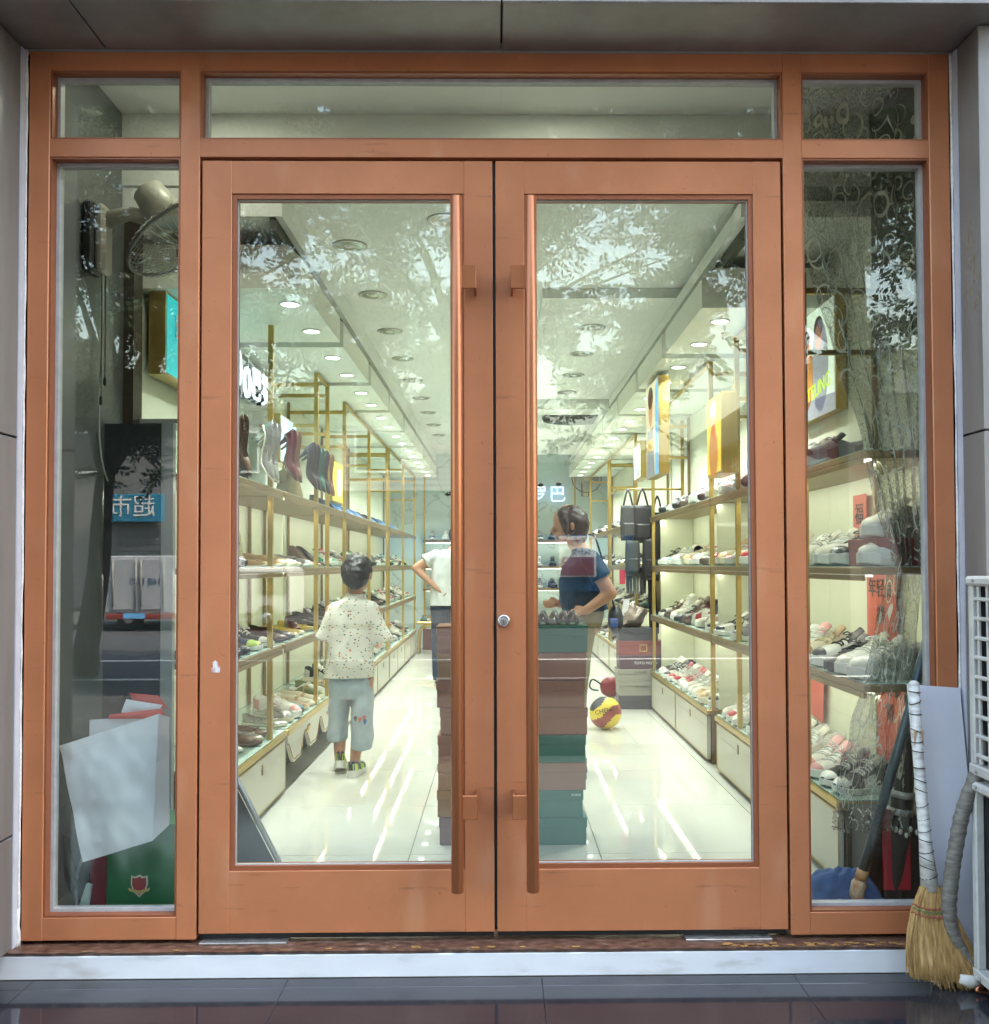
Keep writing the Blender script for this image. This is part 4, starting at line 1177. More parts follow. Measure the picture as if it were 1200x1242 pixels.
# ================================================================== BOX STACKS
GREENB = mat('box_green', (0.012, 0.135, 0.095), 0.45, 0, 0.06, 5)
BROWNB = mat('box_brown', (0.29, 0.115, 0.064), 0.5, 0, 0.06, 5)
BROWNB2 = mat('box_tan', (0.36, 0.19, 0.09), 0.5, 0, 0.06, 5)
PURPB = mat('box_mauve', (0.20, 0.09, 0.095), 0.5, 0, 0.06, 5)
random.seed(61)
z = 0.0
cols = [(GREENB, 'dark green'), (GREENB, 'dark green'), (BROWNB, 'brown'), (GREENB, 'dark green'), (BROWNB, 'brown'), (BROWNB, 'brown'), (BROWNB, 'brown'), (GREENB, 'dark green')]
for k, (m, cn) in enumerate(cols):
    h = .1183; j = random.uniform(-.008, .008)
    o = shoebox(.055+j, .377+j+(-.012 if k == 1 else 0), 1.04+random.uniform(0, .012), 1.26, z, z+h, m, '%s shoe box, %s from the floor in the stack behind the right door' % (cn, ORD[k]), 'shoe boxes stacked behind the doors', rz=random.uniform(-.025, .025))
    if k == 1:
        o.rotation_euler.z = 0
        text("lettering", "AOHO", .014, mat("white_print", (0.7, 0.7, 0.7), 0.5), o, frame_mtx((.330, 1.036, z+h-.018), (1, 0, 0), (0, 0, 1)), .001)
    z += h+.0008
z = 0.0
for k in range(8):
    h = .1183; j = random.uniform(-.01, .008); m, cn = [(PURPB, 'mauve'), (BROWNB2, 'tan'), (BROWNB2, 'tan'), (BROWNB, 'brown'), (BROWNB, 'brown'), (BROWNB, 'brown'), (BROWNB2, 'tan'), (BROWNB, 'brown')][k]
    shoebox(-.268+j, .048+j, 1.05+random.uniform(0, .012), 1.27, z, z+h, m, '%s shoe box, %s from the floor in the stack behind the left handle' % (cn, ORD[k]), 'shoe boxes stacked behind the doors', rz=random.uniform(-.02, .02))
    z += h+.0008
# black shoes and slippers lying on the box stack
bg = thing('black_slippers', 'pair of black strappy slippers lying on the top green shoe box', 'slippers', (.22, 1.15, .954))
for sx_ in (0, .13):
    MB().grid(lambda u, v: (.09+sx_+.16*u-.03*v, 1.09+.11*v-.03*u, .957+.014*math.sin(PI*v)+.010*u), 10, 6).build('sole', MATS['so_black'], bg)
    for q in (.25, .5, .75):
        MB().tube([(.09+sx_+.16*q-.03*t, 1.09+.11*t-.03*q, .962+.045*math.sin(PI*t)) for t in [k/8 for k in range(9)]], .011, 6).build('strap', mat('patent_black', (0.012, 0.014, 0.018), 0.15), bg)
bx('white_tag', (.135, 1.085, 1.0), (.165, 1.088, 1.03), WHITEPAPER, bg)
z = 0
DGREY = mat('box_dgrey', (0.055, 0.052, 0.06), 0.5); GREYB = mat('box_grey', (0.30, 0.285, 0.24), 0.5); MAUVE = mat('box_purple', (0.09, 0.045, 0.06), 0.5); REDB = mat('box_redbrown', (0.22, 0.05, 0.04), 0.5)
for k, (m, cn, h, wx) in enumerate(((DGREY, 'dark grey', .115, .34), (GREYB, 'grey', .12, .33), (GREYB, 'grey', .10, .32), (MAUVE, 'dark purple', .115, .36), (REDB, 'red-brown', .12, .37), (DGREY, 'dark grey', .11, .33))):
    x0 = 1.00+random.uniform(-.01, .015)
    o = shoebox(x0, x0+wx, 4.88, 5.12, z, z+h, m, '%s shoe box, %s from the floor in the stack beside the basketball' % (cn, ORD[k]), 'shoe boxes stacked on the right', rz=random.uniform(-.03, .03) if k in (0, 5) else 0)
    if k == 3: text('lettering', 'TOTO MOTO', .032, mat('white_print', (0.7, 0.7, 0.7), 0.5), o, frame_mtx((x0+.22, 4.8785, z+.05), (1, 0, 0), (0, 0, 1)), .001)
    if k == 4: ring4(MB(), x0+.17, x0+.235, z+.03, z+.09, .008, 4.877, 4.8795).build('gold_emblem', GOLD, o)
    if k in (1, 2): text('lettering', 'NAVIGARE', .022, mat('grey_print', (0.12, 0.12, 0.11), 0.5), o, frame_mtx((x0+.19, 4.8785, z+.075), (1, 0, 0), (0, 0, 1)), .001)
    z += h+.0008
pb = thing('crumpled_bag', 'crumpled brown grey plastic bag on the stacked boxes', 'bag', (1.12, 5.0, z))
b = MB(); random.seed(70)
b.ellip((1.13, 5.0, z+.115), (.135, .11, .125), 22, 14)
b.v = [(x+.06*noise.noise((x*9, y*9, q*9))+.02*noise.noise((x*25, y*25, q*25)), y+.05*noise.noise((x*14+9, y*14, q*14)), max(z+.001, z+(q-z)*.8+.07*noise.noise((x*11, y*11+5, q*11)))) for x, y, q in b.v]
b.build('bag_body', mat('brown_plastic', (0.30, 0.23, 0.19), 0.35, 0, 0.15, 14), pb)
MB().grid(lambda u, v: (1.03+.05*u+.02*v, 4.93-.02*v, z+.10+.14*v), 3, 5).build('white_tag', WHITEPAPER, pb)

# basketball
bb = thing('basketball', 'yellow, red and black basketball on the aisle floor', 'ball', (.782, 3.95, 0))
bm = bmesh.new(); bmesh.ops.create_uvsphere(bm, u_segments=48, v_segments=32, radius=.119)
rot = Matrix.Rotation(.15, 3, 'X') @ Matrix.Rotation(.35, 3, 'Y')
me = bpy.data.meshes.new('ball_skin')
for f in bm.faces:
    p = f.calc_center_median(); q = rot @ p
    ang = (math.degrees(math.atan2(q.y, q.x)) % 360)
    h_ = q.z/.119+.22*math.sin(math.radians(2*ang))
    f.material_index = 2 if h_ > .62 else (0 if h_ > .05 else (1 if h_ > -.55 else 0))
    f.smooth = True
bm.to_mesh(me); bm.free()
for mm in (mat('ball_yellow', (0.70, 0.52, 0.03), 0.45, bump=.15, bump_scale=600), mat('ball_red', (0.28, 0.05, 0.025), 0.45, bump=.15, bump_scale=600), mat('ball_black', (0.02, 0.022, 0.03), 0.4, bump=.15, bump_scale=600)): me.materials.append(mm)
link('ball_skin', me, bb, (0, 0, .119))
text('lettering', 'CHENIN', .045, BLACK, bb, frame_mtx((.775, 3.828, .155), (1, 0, .25), (-.25, 0.12, 1)), .004)
# red bag with black strap on the floor
rd = thing('red_bag', 'small dark red bag with black strap on the floor behind the basketball', 'bag', (1.0, 5.62, 0))
b = MB().ellip((1.02, 5.62, .095), (.105, .06, .095), 20, 14)
b.v = [(x+.012*noise.noise((x*12, y*12, q*12)), y, q) for x, y, q in b.v]
b.build('bag_body', mat('red_leather', (0.24, 0.03, 0.03), 0.35), rd)
MB().tube(smooth_path([(.93, 5.58, .12), (.85, 5.57, .17), (.82, 5.57, .12), (.84, 5.57, .08), (.90, 5.57, .07)], 5), .008, 6).build('strap', BLACK, rd)

# ================================================================== HANGING GOODS ON THE RIGHT
rk = thing('hanging_rail', 'gold hanging rail carrying black bags between the right shelving units', 'rail', (1.15, 5.2, 0))
MB().tube([(1.02, 5.0, 1.86), (1.02, 5.5, 1.86)], .009, 8).build('rail_bar', GOLD, rk)
MB().tube([(1.02, 5.0, 1.86), (1.56, 5.0, 1.86)], .009, 8).build('rail_arm', GOLD, rk)
MB().tube([(1.02, 5.0, 1.45), (1.56, 5.0, 1.45)], .009, 8).build('rail_arm', GOLD, rk)
MB().tube([(1.02, 5.0, 1.22), (1.56, 5.0, 1.22)], .009, 8).build('rail_arm', GOLD, rk)
bx('upright', (1.560, 4.985, .001), (1.586, 5.015, 2.45), GOLD, rk)
def hang_bag(x, y, z, w_, h_, m, label):
    o = thing('hanging_bag', label, 'bag', (x, y, z-h_))
    b = MB(); rs = []
    for t in (0, .1, .5, .9, 1): rs.append([(math.copysign(abs(math.cos(q))**.5, math.cos(q))*w_/2*(.9+.1*math.sin(PI*t)), math.sin(q)*.045*(.5+.5*math.sin(PI*min(1, t+.15))), t*h_) for q in [2*PI*k/16 for k in range(16)]])
    b.rings(rs); b.build('bag_body', m, o, world=False)
    bx_ = MB().box((-w_*.34, -.062, h_*.12), (w_*.34, -.036, h_*.5), 0, .01); bx_.build('front_pocket', m, o, world=False)
    for sx_ in (-1, 1): MB().tube([(sx_*w_*.3, 0, h_*.95), (sx_*w_*.12, 0, h_+.10), (0, 0, h_+.145)], .009, 6).build('strap', m, o, world=False)
BLK = mat('black_nylon', (0.025, 0.025, 0.028), 0.5, 0, 0.2, 20)
CHAR = mat('charcoal_canvas', (0.065, 0.07, 0.07), 0.6, 0, 0.2, 20)
hang_bag(1.10, 4.97, 1.72, .14, .30, CHAR, 'charcoal hanging bag, nearest the aisle on the gold rail')
hang_bag(1.22, 4.955, 1.72, .17, .32, BLK, 'black hanging bag in the middle of the gold rail')
hang_bag(1.35, 4.97, 1.66, .14, .30, BLK, 'black hanging bag nearest the right wall on the gold rail')
hang_bag(1.29, 4.925, 1.44, .16, .36, BLK, 'long black hanging bag below the others, nearer the right wall')
hang_bag(1.13, 4.93, 1.42, .13, .30, CHAR, 'charcoal hanging bag below the others, nearer the aisle')
def drape(name, label, cat, x, y, z, w_, h_, m, n=4):
    o = thing(name, label, cat, (x, y, z-h_))
    b = MB()
    def fn(u, v): return ((u-.5)*w_*(1-.25*v), -.025*math.cos(u*n*2*PI)*(.4+.6*v)-.02, h_*(1-v))
    b.grid(fn, 28, 10); b.grid(lambda u, v: (lambda p: (p[0], p[1]+.035, p[2]))(fn(u, v)), 28, 10)
    b.build('cloth', m, o, world=False)
    return o
o = drape('hanging_trousers', 'beige trousers hanging on the right rail', 'trousers', 1.40, 4.93, 1.22, .17, .42, mat('beige_cloth', (0.36, 0.29, 0.19), 0.8, 0, 0.08, 20))
MB().box((-.09, -.05, .40), (.09, .02, .425), 0, .004).build('waistband', MATS['beige_cloth'], o, world=False)
o = drape('hanging_trousers', 'black trousers hanging below the hanging bags', 'trousers', 1.31, 4.96, 1.18, .10, .55, BLK, 2)
MB().box((-.055, -.05, .53), (.055, .02, .555), 0, .004).build('waistband', BLK, o, world=False)
for k in range(3):
    o = drape('hanging_socks', ['grey socks bundle hanging by the red tag', 'pale grey socks bundle in the middle of the lower rail', 'dark grey socks bundle beside the beige trousers'][k], 'socks', 1.10+.06*k, 4.955+.01*k, 1.21, .06, .24, [mat('sock_grey', (0.28, 0.28, 0.26), 0.8), mat('sock_pale', (0.42, 0.43, 0.40), 0.8), mat('sock_dark', (0.12, 0.12, 0.12), 0.8)][k], 2)
    MB().box((-.028, -.05, .215), (.028, .02, .24), 0, .003).build('cuff', MATS['sock_dark'], o, world=False)
o = bx('red_tag', (1.02, 4.945, 1.05), (1.07, 4.95, 1.17), mat('pinkred_tag', (0.6, 0.05, 0.08), 0.5)); tag(o, 'small red tag hanging left of the grey socks', 'tag')

# ================================================================== LIGHT BOXES AND SIGNS
def lightbox(x, y0, y1, z0, z1, sg, t, screen, label, shapes=()):
    """flat lit poster box on a side wall; the picture faces the aisle"""
    o = thing('light_box', label, 'poster', (x, (y0+y1)/2, z0))
    bx('case', (x, y0, z0), (x-sg*t, y1, z1), GOLD, o, .002)
    bx('picture', (x+sg*.0005, y0+.012, z0+.012), (x+sg*.003, y1-.012, z1-.012), screen, o)
    for (poly, m) in shapes:
        MB().prism([(y0+(y1-y0)*a, z0+(z1-z0)*bb) for a, bb in poly], 'x', x+sg*.0032, x+sg*.0042).build('print', m, o)
    return o
def scr(n, c, s=1.0): return mat(n, c, .4, emit=c, estr=s*.14)
SK = scr('print_skin', (0.62, 0.30, 0.16), .7); HAIR = scr('print_hair', (0.03, 0.02, 0.02), .3); PALE = scr('print_pale', (0.62, 0.66, 0.60), .9)
YEL = scr('print_yellow', (0.75, 0.50, 0.06), .8); ORG = scr('print_orange', (0.55, 0.22, 0.05), .6); BLU = scr('print_blue', (0.15, 0.42, 0.75), .9); TEAL = scr('print_teal', (0.02, 0.42, 0.46), .9); GRN = scr('print_lime', (0.50, 0.72, 0.03), .9); GRY = scr('print_grey', (0.30, 0.31, 0.36), .6)
def oval(cx, cy, rx, ry, n=14): return [(cx+rx*math.cos(2*PI*k/n), cy+ry*math.sin(2*PI*k/n)) for k in range(n)]
o = lightbox(-1.50, 1.16, 1.9, 2.08, 2.46, 1, .075, TEAL, 'teal light box with gold case high in the left side window')
text('lettering', 'bobo', .15, WHITEPL, o, frame_mtx((-1.4945, 1.42, 2.32), (0, 1, 0), (0, 0, 1)), .002)
lightbox(-1.32, 2.62, 3.06, 1.84, 2.14, 1, .07, scr('print_sky', (0.35, 0.62, 0.80), 1.1), 'pale blue light box behind the maroon pumps', ((oval(.68, .55, .06, .3), PALE), (oval(.7, .75, .04, .08), SK), (oval(.72, .28, .05, .12), HAIR)))
lightbox(-1.30, 4.3, 4.9, 1.72, 2.05, 1, .06, YEL, 'yellow light box above the third left shelving', ((oval(.5, .5, .2, .35), PALE), (oval(.5, .6, .1, .12), SK)))
lightbox(1.02, 2.92, 3.42, 1.80, 2.43, -1, .07, scr('print_cream', (0.70, 0.62, 0.42), .9), 'tall light box with portrait hanging above the right aisle side', (([(0, 0), (.25, 0), (.2, .9), (0, 1)], BLU), (oval(.6, .72, .16, .18), SK), (oval(.6, .84, .2, .12), HAIR), ([(.3, 0), (.95, 0), (.85, .5), (.4, .52)], GRY), ([(.4, .28), (.85, .28), (.85, .40), (.4, .40)], YEL)))
lightbox(1.17, 1.86, 2.20, 1.70, 2.13, -1, .09, YEL, 'orange light box with portrait above the right top shelf', ((oval(.5, .3, .30, .34), ORG), (oval(.5, .68, .14, .2), SK), (oval(.5, .82, .2, .12), PALE)))
lightbox(1.20, 4.9, 5.3, 1.95, 2.25, -1, .07, PALE, 'small pale light box above the hanging bags', (([(.1, .1), (.5, .1), (.4, .9), (.2, .8)], GRY), (oval(.7, .5, .1, .3), YEL)))
o = lightbox(1.55, 1.22, 1.80, 1.93, 2.47, -1, .05, scr('print_mint', (0.60, 0.72, 0.60), .8), 'poster of two people behind the lace curtain', ((oval(.35, .45, .2, .42), GRY), (oval(.38, .70, .09, .13), SK), (oval(.38, .80, .11, .10), HAIR), (oval(.72, .42, .2, .34), ORG), (oval(.70, .66, .08, .12), SK), (oval(.70, .76, .10, .08), HAIR), ([(0, 0), (1, 0), (1, .2), (0, .15)], GRY)))
text('lettering', 'RETELING', .10, GRN, o, frame_mtx((1.5445, 1.50, 2.06), (0, -1, 0.12), (0, 0.12, 1)), .002)
# letters on the left wall and on the back wall
ls = thing('letter_sign', 'white backlit channel letters on the left wall above the pumps', 'sign', (-1.48, 2.7, 2.1))
bx('sign_panel', (-1.52, 2.06, 1.66), (-1.535, 3.35, 2.44), mat('sign_panel', (0.55, 0.60, 0.56), 0.3), ls)
NAVY = mat('letter_return', (0.015, 0.03, 0.09), 0.3)
for ch, y, z, s_, sx_ in (('b', 2.23, 2.37, .46, .8), ('o', 2.43, 2.32, .40, .8), ('巴', 2.645, 2.30, .22, .9), ('罗', 2.865, 2.30, .22, .9)):
    text('letter', ch, s_, SIGNW, ls, frame_mtx((-1.470, y, z), (0, 1, 0), (0, 0, 1)), .012, sx_)
    text('letter_return', ch, s_*1.04, NAVY, ls, frame_mtx((-1.492, y, z), (0, 1, 0), (0, 0, 1)), .030, sx_)
bs = thing('letter_sign', 'white backlit letters on the back wall beside the fan', 'sign', (.7, 10.85, 2.2))
for ch, x in (('罗', .58), ('巴', .86)):
    text('letter', ch, .26, SIGNW, bs, frame_mtx((x, 10.845, 2.24), (1, 0, 0), (0, 0, 1)), .03)
    text('letter_return', ch, .27, BLU, bs, frame_mtx((x, 10.87, 2.24), (1, 0, 0), (0, 0, 1)), .02)

# ================================================================== WALL FANS
def wall_fan(loc, rz, pitch, label, r=.22, arm=.16, m=GREYPL, mount=True):
    """mount on the wall at loc; arm along local +Y, head blows along +Y, tilted by pitch"""
    f0 = thing('wall_fan', label, 'fan', loc, rz)
    DK = mat('fan_dark', (0.035, 0.037, 0.04), 0.4)
    if mount:
        MB().box((-.055, 0, -.14), (.055, .045, .14), 0, .012).build('wall_mount', DK, f0, world=False)
        MB().box((-.045, .045, -.14), (.045, .085, .13), 0, .014).build('control_box', m, f0, world=False)
    MB().tube([(0, .06, .07), (0, .06+arm*.5, .10), (0, .06+arm, .08)], [.034, .028, .03], 14).build('arm', m, f0, world=False)
    hc = Vector((0, .06+arm+.04, .10)); rt = Matrix.Rotation(-pitch, 3, 'X')
    def T(b):
        b.v = [tuple(hc + rt @ Vector(p)) for p in b.v]; return b
    T(MB().lathe([(.03, -.13), (.062, -.11), (.072, -.02), (.066, .05), (.03, .06)], 20, 0, (0, 0, 0), 'y')).build('motor', m, f0, world=False)
    g = MB()
    for k in range(44):
        a = 2*PI*k/44
        g.tube([(q*math.cos(a), y, q*math.sin(a)) for q, y in ((.05, .165), (r*.6, .165), (r*.96, .135), (r, .115), (r*.96, .09), (r*.6, .055), (.06, .045))], .0016, 4, 0, False)
    T(g).build('cage_wires', mat('fan_wire', (0.45, 0.45, 0.42), 0.35, .3), f0, world=False)
    T(MB().tube([(r*1.012*math.cos(a), .112, r*1.012*math.sin(a)) for a in [2*PI*k/40 for k in range(41)]], .008, 6, 0, False)).build('cage_rim', mat('fan_rim', (0.16, 0.16, 0.15), .4), f0, world=False)
    T(MB().lathe([(.055, .160), (.055, .170), (.04, .176), (.002, .177)], 20, 0, (0, 0, 0), 'y')).build('badge', m, f0, world=False)
    for k in range(4):
        a0 = k*PI/2
        b = MB().grid(lambda u, v: ((.035+(r*.85-.035)*u)*math.cos(a0+(v-.5)*(.9-.3*u)), .105+.045*(v-.5), (.035+(r*.85-.035)*u)*math.sin(a0+(v-.5)*(.9-.3*u))), 5, 4)
        T(b).build('blade', mat('fan_blade', (0.42, 0.44, 0.42), 0.35), f0, world=False)
    return f0
wf = wall_fan((-1.611, .60, 2.50), -PI/2, .95, 'grey wall fan tilted down inside the left side window', .225, .20, mat('fan_grey', (0.46, 0.44, 0.38), .4))
for x, z1 in ((.015, -.62), (-.02, -.54)):
    MB().tube([(x, .065, -.14), (x, .065, z1)], .0018, 5).build('pull_cord', BLACK, wf, world=False)
    MB().lathe([(.003, z1), (.006, z1-.01), (.006, z1-.03), (.003, z1-.035)], 8, 0, (x, .065, 0)).build('cord_knob', BLACK, wf, world=False)
MB().tube(smooth_path([(-.11, .012, .10), (-.115, .015, -.3), (-.09, .015, -.6), (-.10, .015, -.8), (-.16, .02, -.93), (-.30, .02, -.98)], 6), .0035, 6).build('power_cord', mat('cord_white', (0.5, 0.5, 0.47), 0.5), wf, world=False)
wall_fan((1.27, 10.88, 2.36), PI, -.1, 'pale wall fan on the back wall right of the letters', .21, .05, mat('fan_pale', (0.55, 0.52, 0.36), 0.4))

# ================================================================== BEHIND THE LEFT SIDE WINDOW
o = thing('tall_panel', 'tall dark grey panel standing behind the left side window', 'panel', (-1.49, .78, 0))
bx('board', (-1.608, .765, .002), (-1.375, .79, 1.80), mat('dark_laminate', (0.035, 0.042, 0.048), 0.2), o, .003)
bx('edge_strip', (-1.3745, .762, .002), (-1.325, .793, 1.80), mat('pale_edge', (0.30, 0.32, 0.32), 0.4), o, .002)
tb = thing('storage_box', 'clear plastic storage box with red label strip on the left near shelf', 'box', (-1.42, 1.15, 1.62))
bx('box_body', (-1.56, 1.05, 1.6215), (-1.28, 1.27, 1.84), SHELFGLASS, tb, .01)
bx('lid', (-1.57, 1.04, 1.841), (-1.27, 1.28, 1.862), mat('cloudy_plastic', (0.45, 0.48, 0.46), 0.3), tb, .004)
bx('label_strip', (-1.40, 1.036, 1.842), (-1.275, 1.039, 1.866), REDP, tb)
jr = thing('glass_jar', 'pale glass jar standing on the plastic storage box', 'jar', (-1.36, 1.16, 1.863))
MB().lathe([(.06, 1.8635), (.075, 1.88), (.075, 1.98), (.062, 2.01), (.06, 2.02)], 24, 0, (-1.36, 1.16, 0)).build('jar_body', mat('frosted_jar', (0.42, 0.46, 0.42), 0.15), jr)
MB().lathe([(.064, 2.0205), (.064, 2.04), (.03, 2.05), (.008, 2.065), (.002, 2.07)], 20, 0, (-1.36, 1.16, 0)).build('jar_lid', mat('jar_lid', (0.10, 0.09, 0.06), 0.4), jr)
# big white paper bag leaning on the glass
wb = thing('white_paper_bag', 'large crooked white paper bag leaning inside the left side window', 'bag', (-1.30, .13, .24))
def q3(u, v, cn, y0, bul):
    (a, b_), (c_, d_), (e, f_), (g, h) = cn     # tl tr br bl  (x,z)
    x = (a*(1-u)+c_*u)*(1-v)+(g*(1-u)+e*u)*v
    z = (b_*(1-u)+d_*u)*(1-v)+(h*(1-u)+f_*u)*v
    return (x, y0-bul*math.sin(PI*u)*math.sin(PI*v)+.007*noise.noise((x*9, z*9, 0))+.004*noise.noise((x*23, z*17, 3))+.004*abs(noise.noise((x*13+z*9, z*3, 1))), z)
main = [(-1.478, .617), (-1.146, .722), (-1.165, .298), (-1.398, .228)]
MB().grid(lambda u, v: q3(u, v, main, .115, .018), 34, 34).build('front_sheet', WHITEPAPER, wb)
MB().grid(lambda u, v: q3(u, v, [(-1.147, .722), (-1.122, .705), (-1.121, .342), (-1.166, .298)], .117+.03*u, .0), 4, 8).build('side_sheet', WHITEPAPER, wb)
MB().grid(lambda u, v: q3(u, v, [(-1.40, .695), (-1.16, .71), (-1.14, .60), (-1.40, .58)], .165, .01), 8, 4).build('inner_sheet', mat('white_paper_b', (0.66, 0.66, 0.72), 0.6), wb)
MB().grid(lambda u, v: q3(u, v, [(-1.478, .52), (-1.40, .50), (-1.37, .26), (-1.425, .35)], .16, .0), 4, 6).build('back_sheet', MATS['white_paper_b'], wb)
rbg = thing('red_plastic_bag', 'crumpled red and white plastic bag in the white paper bag', 'bag', (-1.23, .17, .70))
for (cn, m, y) in (([(-1.27, .785), (-1.17, .775), (-1.135, .73), (-1.26, .755)], REDP, .175), ([(-1.325, .715), (-1.145, .735), (-1.135, .70), (-1.33, .70)], REDP, .150), ([(-1.275, .765), (-1.15, .745), (-1.17, .715), (-1.29, .72)], WHITEPAPER, .160)):
    MB().grid(lambda u, v: q3(u, v, cn, y, .008), 8, 5).build('crumpled_fold', m, rbg)
gb = thing('gift_box', 'green gift box with crest emblem below the white paper bag', 'box', (-1.24, .28, .0))
bx('box_body', (-1.345, .18, .002), (-1.10, .38, .335), mat('gift_green', (0.012, 0.14, 0.045), 0.35, 0, 0.04, 5), gb, .003)
bx('maroon_spine', (-1.40, .178, .002), (-1.3455, .38, .335), mat('gift_maroon', (0.16, 0.015, 0.025), 0.45, 0, 0.05, 6), gb, .003)
def crest(s): return [(x*s-1.232, z*s+.128) for x, z in ((-.5, .62), (-.25, .55), (0, .68), (.25, .55), (.5, .62), (.52, .1), (.36, -.35), (0, -.7), (-.36, -.35), (-.52, .1))]
ce = MB().prism(crest(.056), 'y', .1785, .1796).build('crest_emblem', mat('crest_cream', (0.65, 0.6, 0.5), 0.5), gb)
MB().prism(crest(.046), 'y', .1774, .1784).build('crest_field', mat('crest_red', (0.32, 0.03, 0.03), 0.5), ce)
MB().prism([(-1.266, .112), (-1.232, .100), (-1.198, .112), (-1.194, .122), (-1.232, .112), (-1.270, .122)], 'y', .1762, .1773).build('crest_ribbon', mat('crest_gold', (0.55, 0.42, 0.16), 0.5), ce)
ch = thing('folding_chair', 'black tubular folding chair beside the green gift box', 'chair', (-1.08, .42, 0))
MB().tube(smooth_path([(-1.12, .44, .004), (-1.12, .46, .3), (-1.115, .47, .43), (-1.09, .49, .475), (-1.07, .52, .48), (-1.05, .58, .48), (-1.045, .60, .44), (-1.045, .61, .2), (-1.045, .61, .004)], 6), .012, 8).build('frame_tube', BLK, ch)
bx('seat', (-1.13, .47, .20), (-1.035, .60, .225), GREYPL, ch, .006)
kb = thing('black_bag', 'black rucksack on the floor in the corner of the left window', 'bag', (-1.45, .35, 0))
b = MB().ellip((-1.475, .38, .16), (.095, .12, .16), 20, 12); b.v = [(x, y, max(.002, z)) for x, y, z in b.v]
b.build('bag_body', BLK, kb)
MB().tube(smooth_path([(-1.52, .26, .28), (-1.50, .235, .2), (-1.46, .24, .08), (-1.44, .26, .02)], 5), .012, 6).build('strap', CHAR, kb)
MB().tube(smooth_path([(-1.43, .25, .26), (-1.47, .24, .15), (-1.46, .22, .03)], 5), .006, 6).build('strap', GREYPL, kb)
o = MB().prism([(-1.44, .02), (-1.40, .02), (-1.385, .14), (-1.40, .145)], 'y', .15, .165).build('grey_wedge', mat('pale_green_plastic', (0.38, 0.48, 0.46), 0.4)); tag(o, 'pale green plastic scraper leaning beside the green gift box', 'scraper')
# A-board by the left cabinet
ab = thing('floor_sign', 'grey framed floor sign standing low behind the left door', 'sign', (-.90, .75, 0))
fr = [(-1.08, .52), (-.845, .02)]
MB().tube([(-1.10, .72, .46), (-.865, .72, .005)], .012, 6).build('frame_bar', mat('alu_grey', (0.42, 0.43, 0.46), 0.35, .6), ab)
MB().prism([(-1.11, .005), (-1.11, .44), (-.885, .005)], 'y', .722, .728).build('board', mat('dark_board', (0.08, 0.085, 0.085), 0.4), ab)

# ================================================================== BEHIND THE RIGHT SIDE WINDOW
lace = bpy.data.materials.new('lace_net'); lace.use_nodes = True
nt = lace.node_tree; pb_ = nt.nodes['Principled BSDF']
pb_.inputs['Base Color'].default_value = (0.36, 0.34, 0.27, 1); pb_.inputs['Roughness'].default_value = 0.8
uv = nt.nodes.new('ShaderNodeUVMap')
v1 = nt.nodes.new('ShaderNodeTexVoronoi'); v1.inputs['Scale'].default_value = 8.5; v1.inputs['Randomness'].default_value = .55
v2 = nt.nodes.new('ShaderNodeTexVoronoi'); v2.inputs['Scale'].default_value = 15; v2.inputs['Randomness'].default_value = 1
nz = nt.nodes.new('ShaderNodeTexNoise'); nz.inputs['Scale'].default_value = 130; nz.inputs['Detail'].default_value = 3
def ringmask(vn, r0, wd):
    a = nt.nodes.new('ShaderNodeMath'); a.operation = 'SUBTRACT'; a.inputs[1].default_value = r0
    b0 = nt.nodes.new('ShaderNodeMath'); b0.operation = 'ABSOLUTE'
    c0 = nt.nodes.new('ShaderNodeMath'); c0.operation = 'LESS_THAN'; c0.inputs[1].default_value = wd
    nt.links.new(vn.outputs['Distance'], a.inputs[0]); nt.links.new(a.outputs[0], b0.inputs[0]); nt.links.new(b0.outputs[0], c0.inputs[0])
    return c0.outputs[0]
for vn in (v1, v2, nz): nt.links.new(uv.outputs['UV'], vn.inputs['Vector'])
r1, r2 = ringmask(v1, .47, .022), ringmask(v2, .42, .028)
mx = nt.nodes.new('ShaderNodeMath'); mx.operation = 'MAXIMUM'; nt.links.new(r1, mx.inputs[0]); nt.links.new(r2, mx.inputs[1])
net = nt.nodes.new('ShaderNodeMapRange'); net.inputs['From Min'].default_value = .42; net.inputs['From Max'].default_value = .62; net.inputs['To Min'].default_value = .32; net.inputs['To Max'].default_value = .64
nt.links.new(nz.outputs['Fac'], net.inputs['Value'])
ml = nt.nodes.new('ShaderNodeMath'); ml.operation = 'MULTIPLY'; ml.inputs[1].default_value = .9; nt.links.new(mx.outputs[0], ml.inputs[0])
al = nt.nodes.new('ShaderNodeMath'); al.operation = 'MAXIMUM'; nt.links.new(net.outputs[0], al.inputs[0]); nt.links.new(ml.outputs[0], al.inputs[1])
nt.links.new(al.outputs[0], pb_.inputs['Alpha'])
lm = nt.nodes.new('ShaderNodeMix'); lm.data_type = 'RGBA'; lm.inputs[6].default_value = (0.15, 0.15, 0.115, 1); lm.inputs[7].default_value = (0.62, 0.60, 0.50, 1)
nt.links.new(mx.outputs[0], lm.inputs[0]); nt.links.new(lm.outputs[2], pb_.inputs['Base Color'])
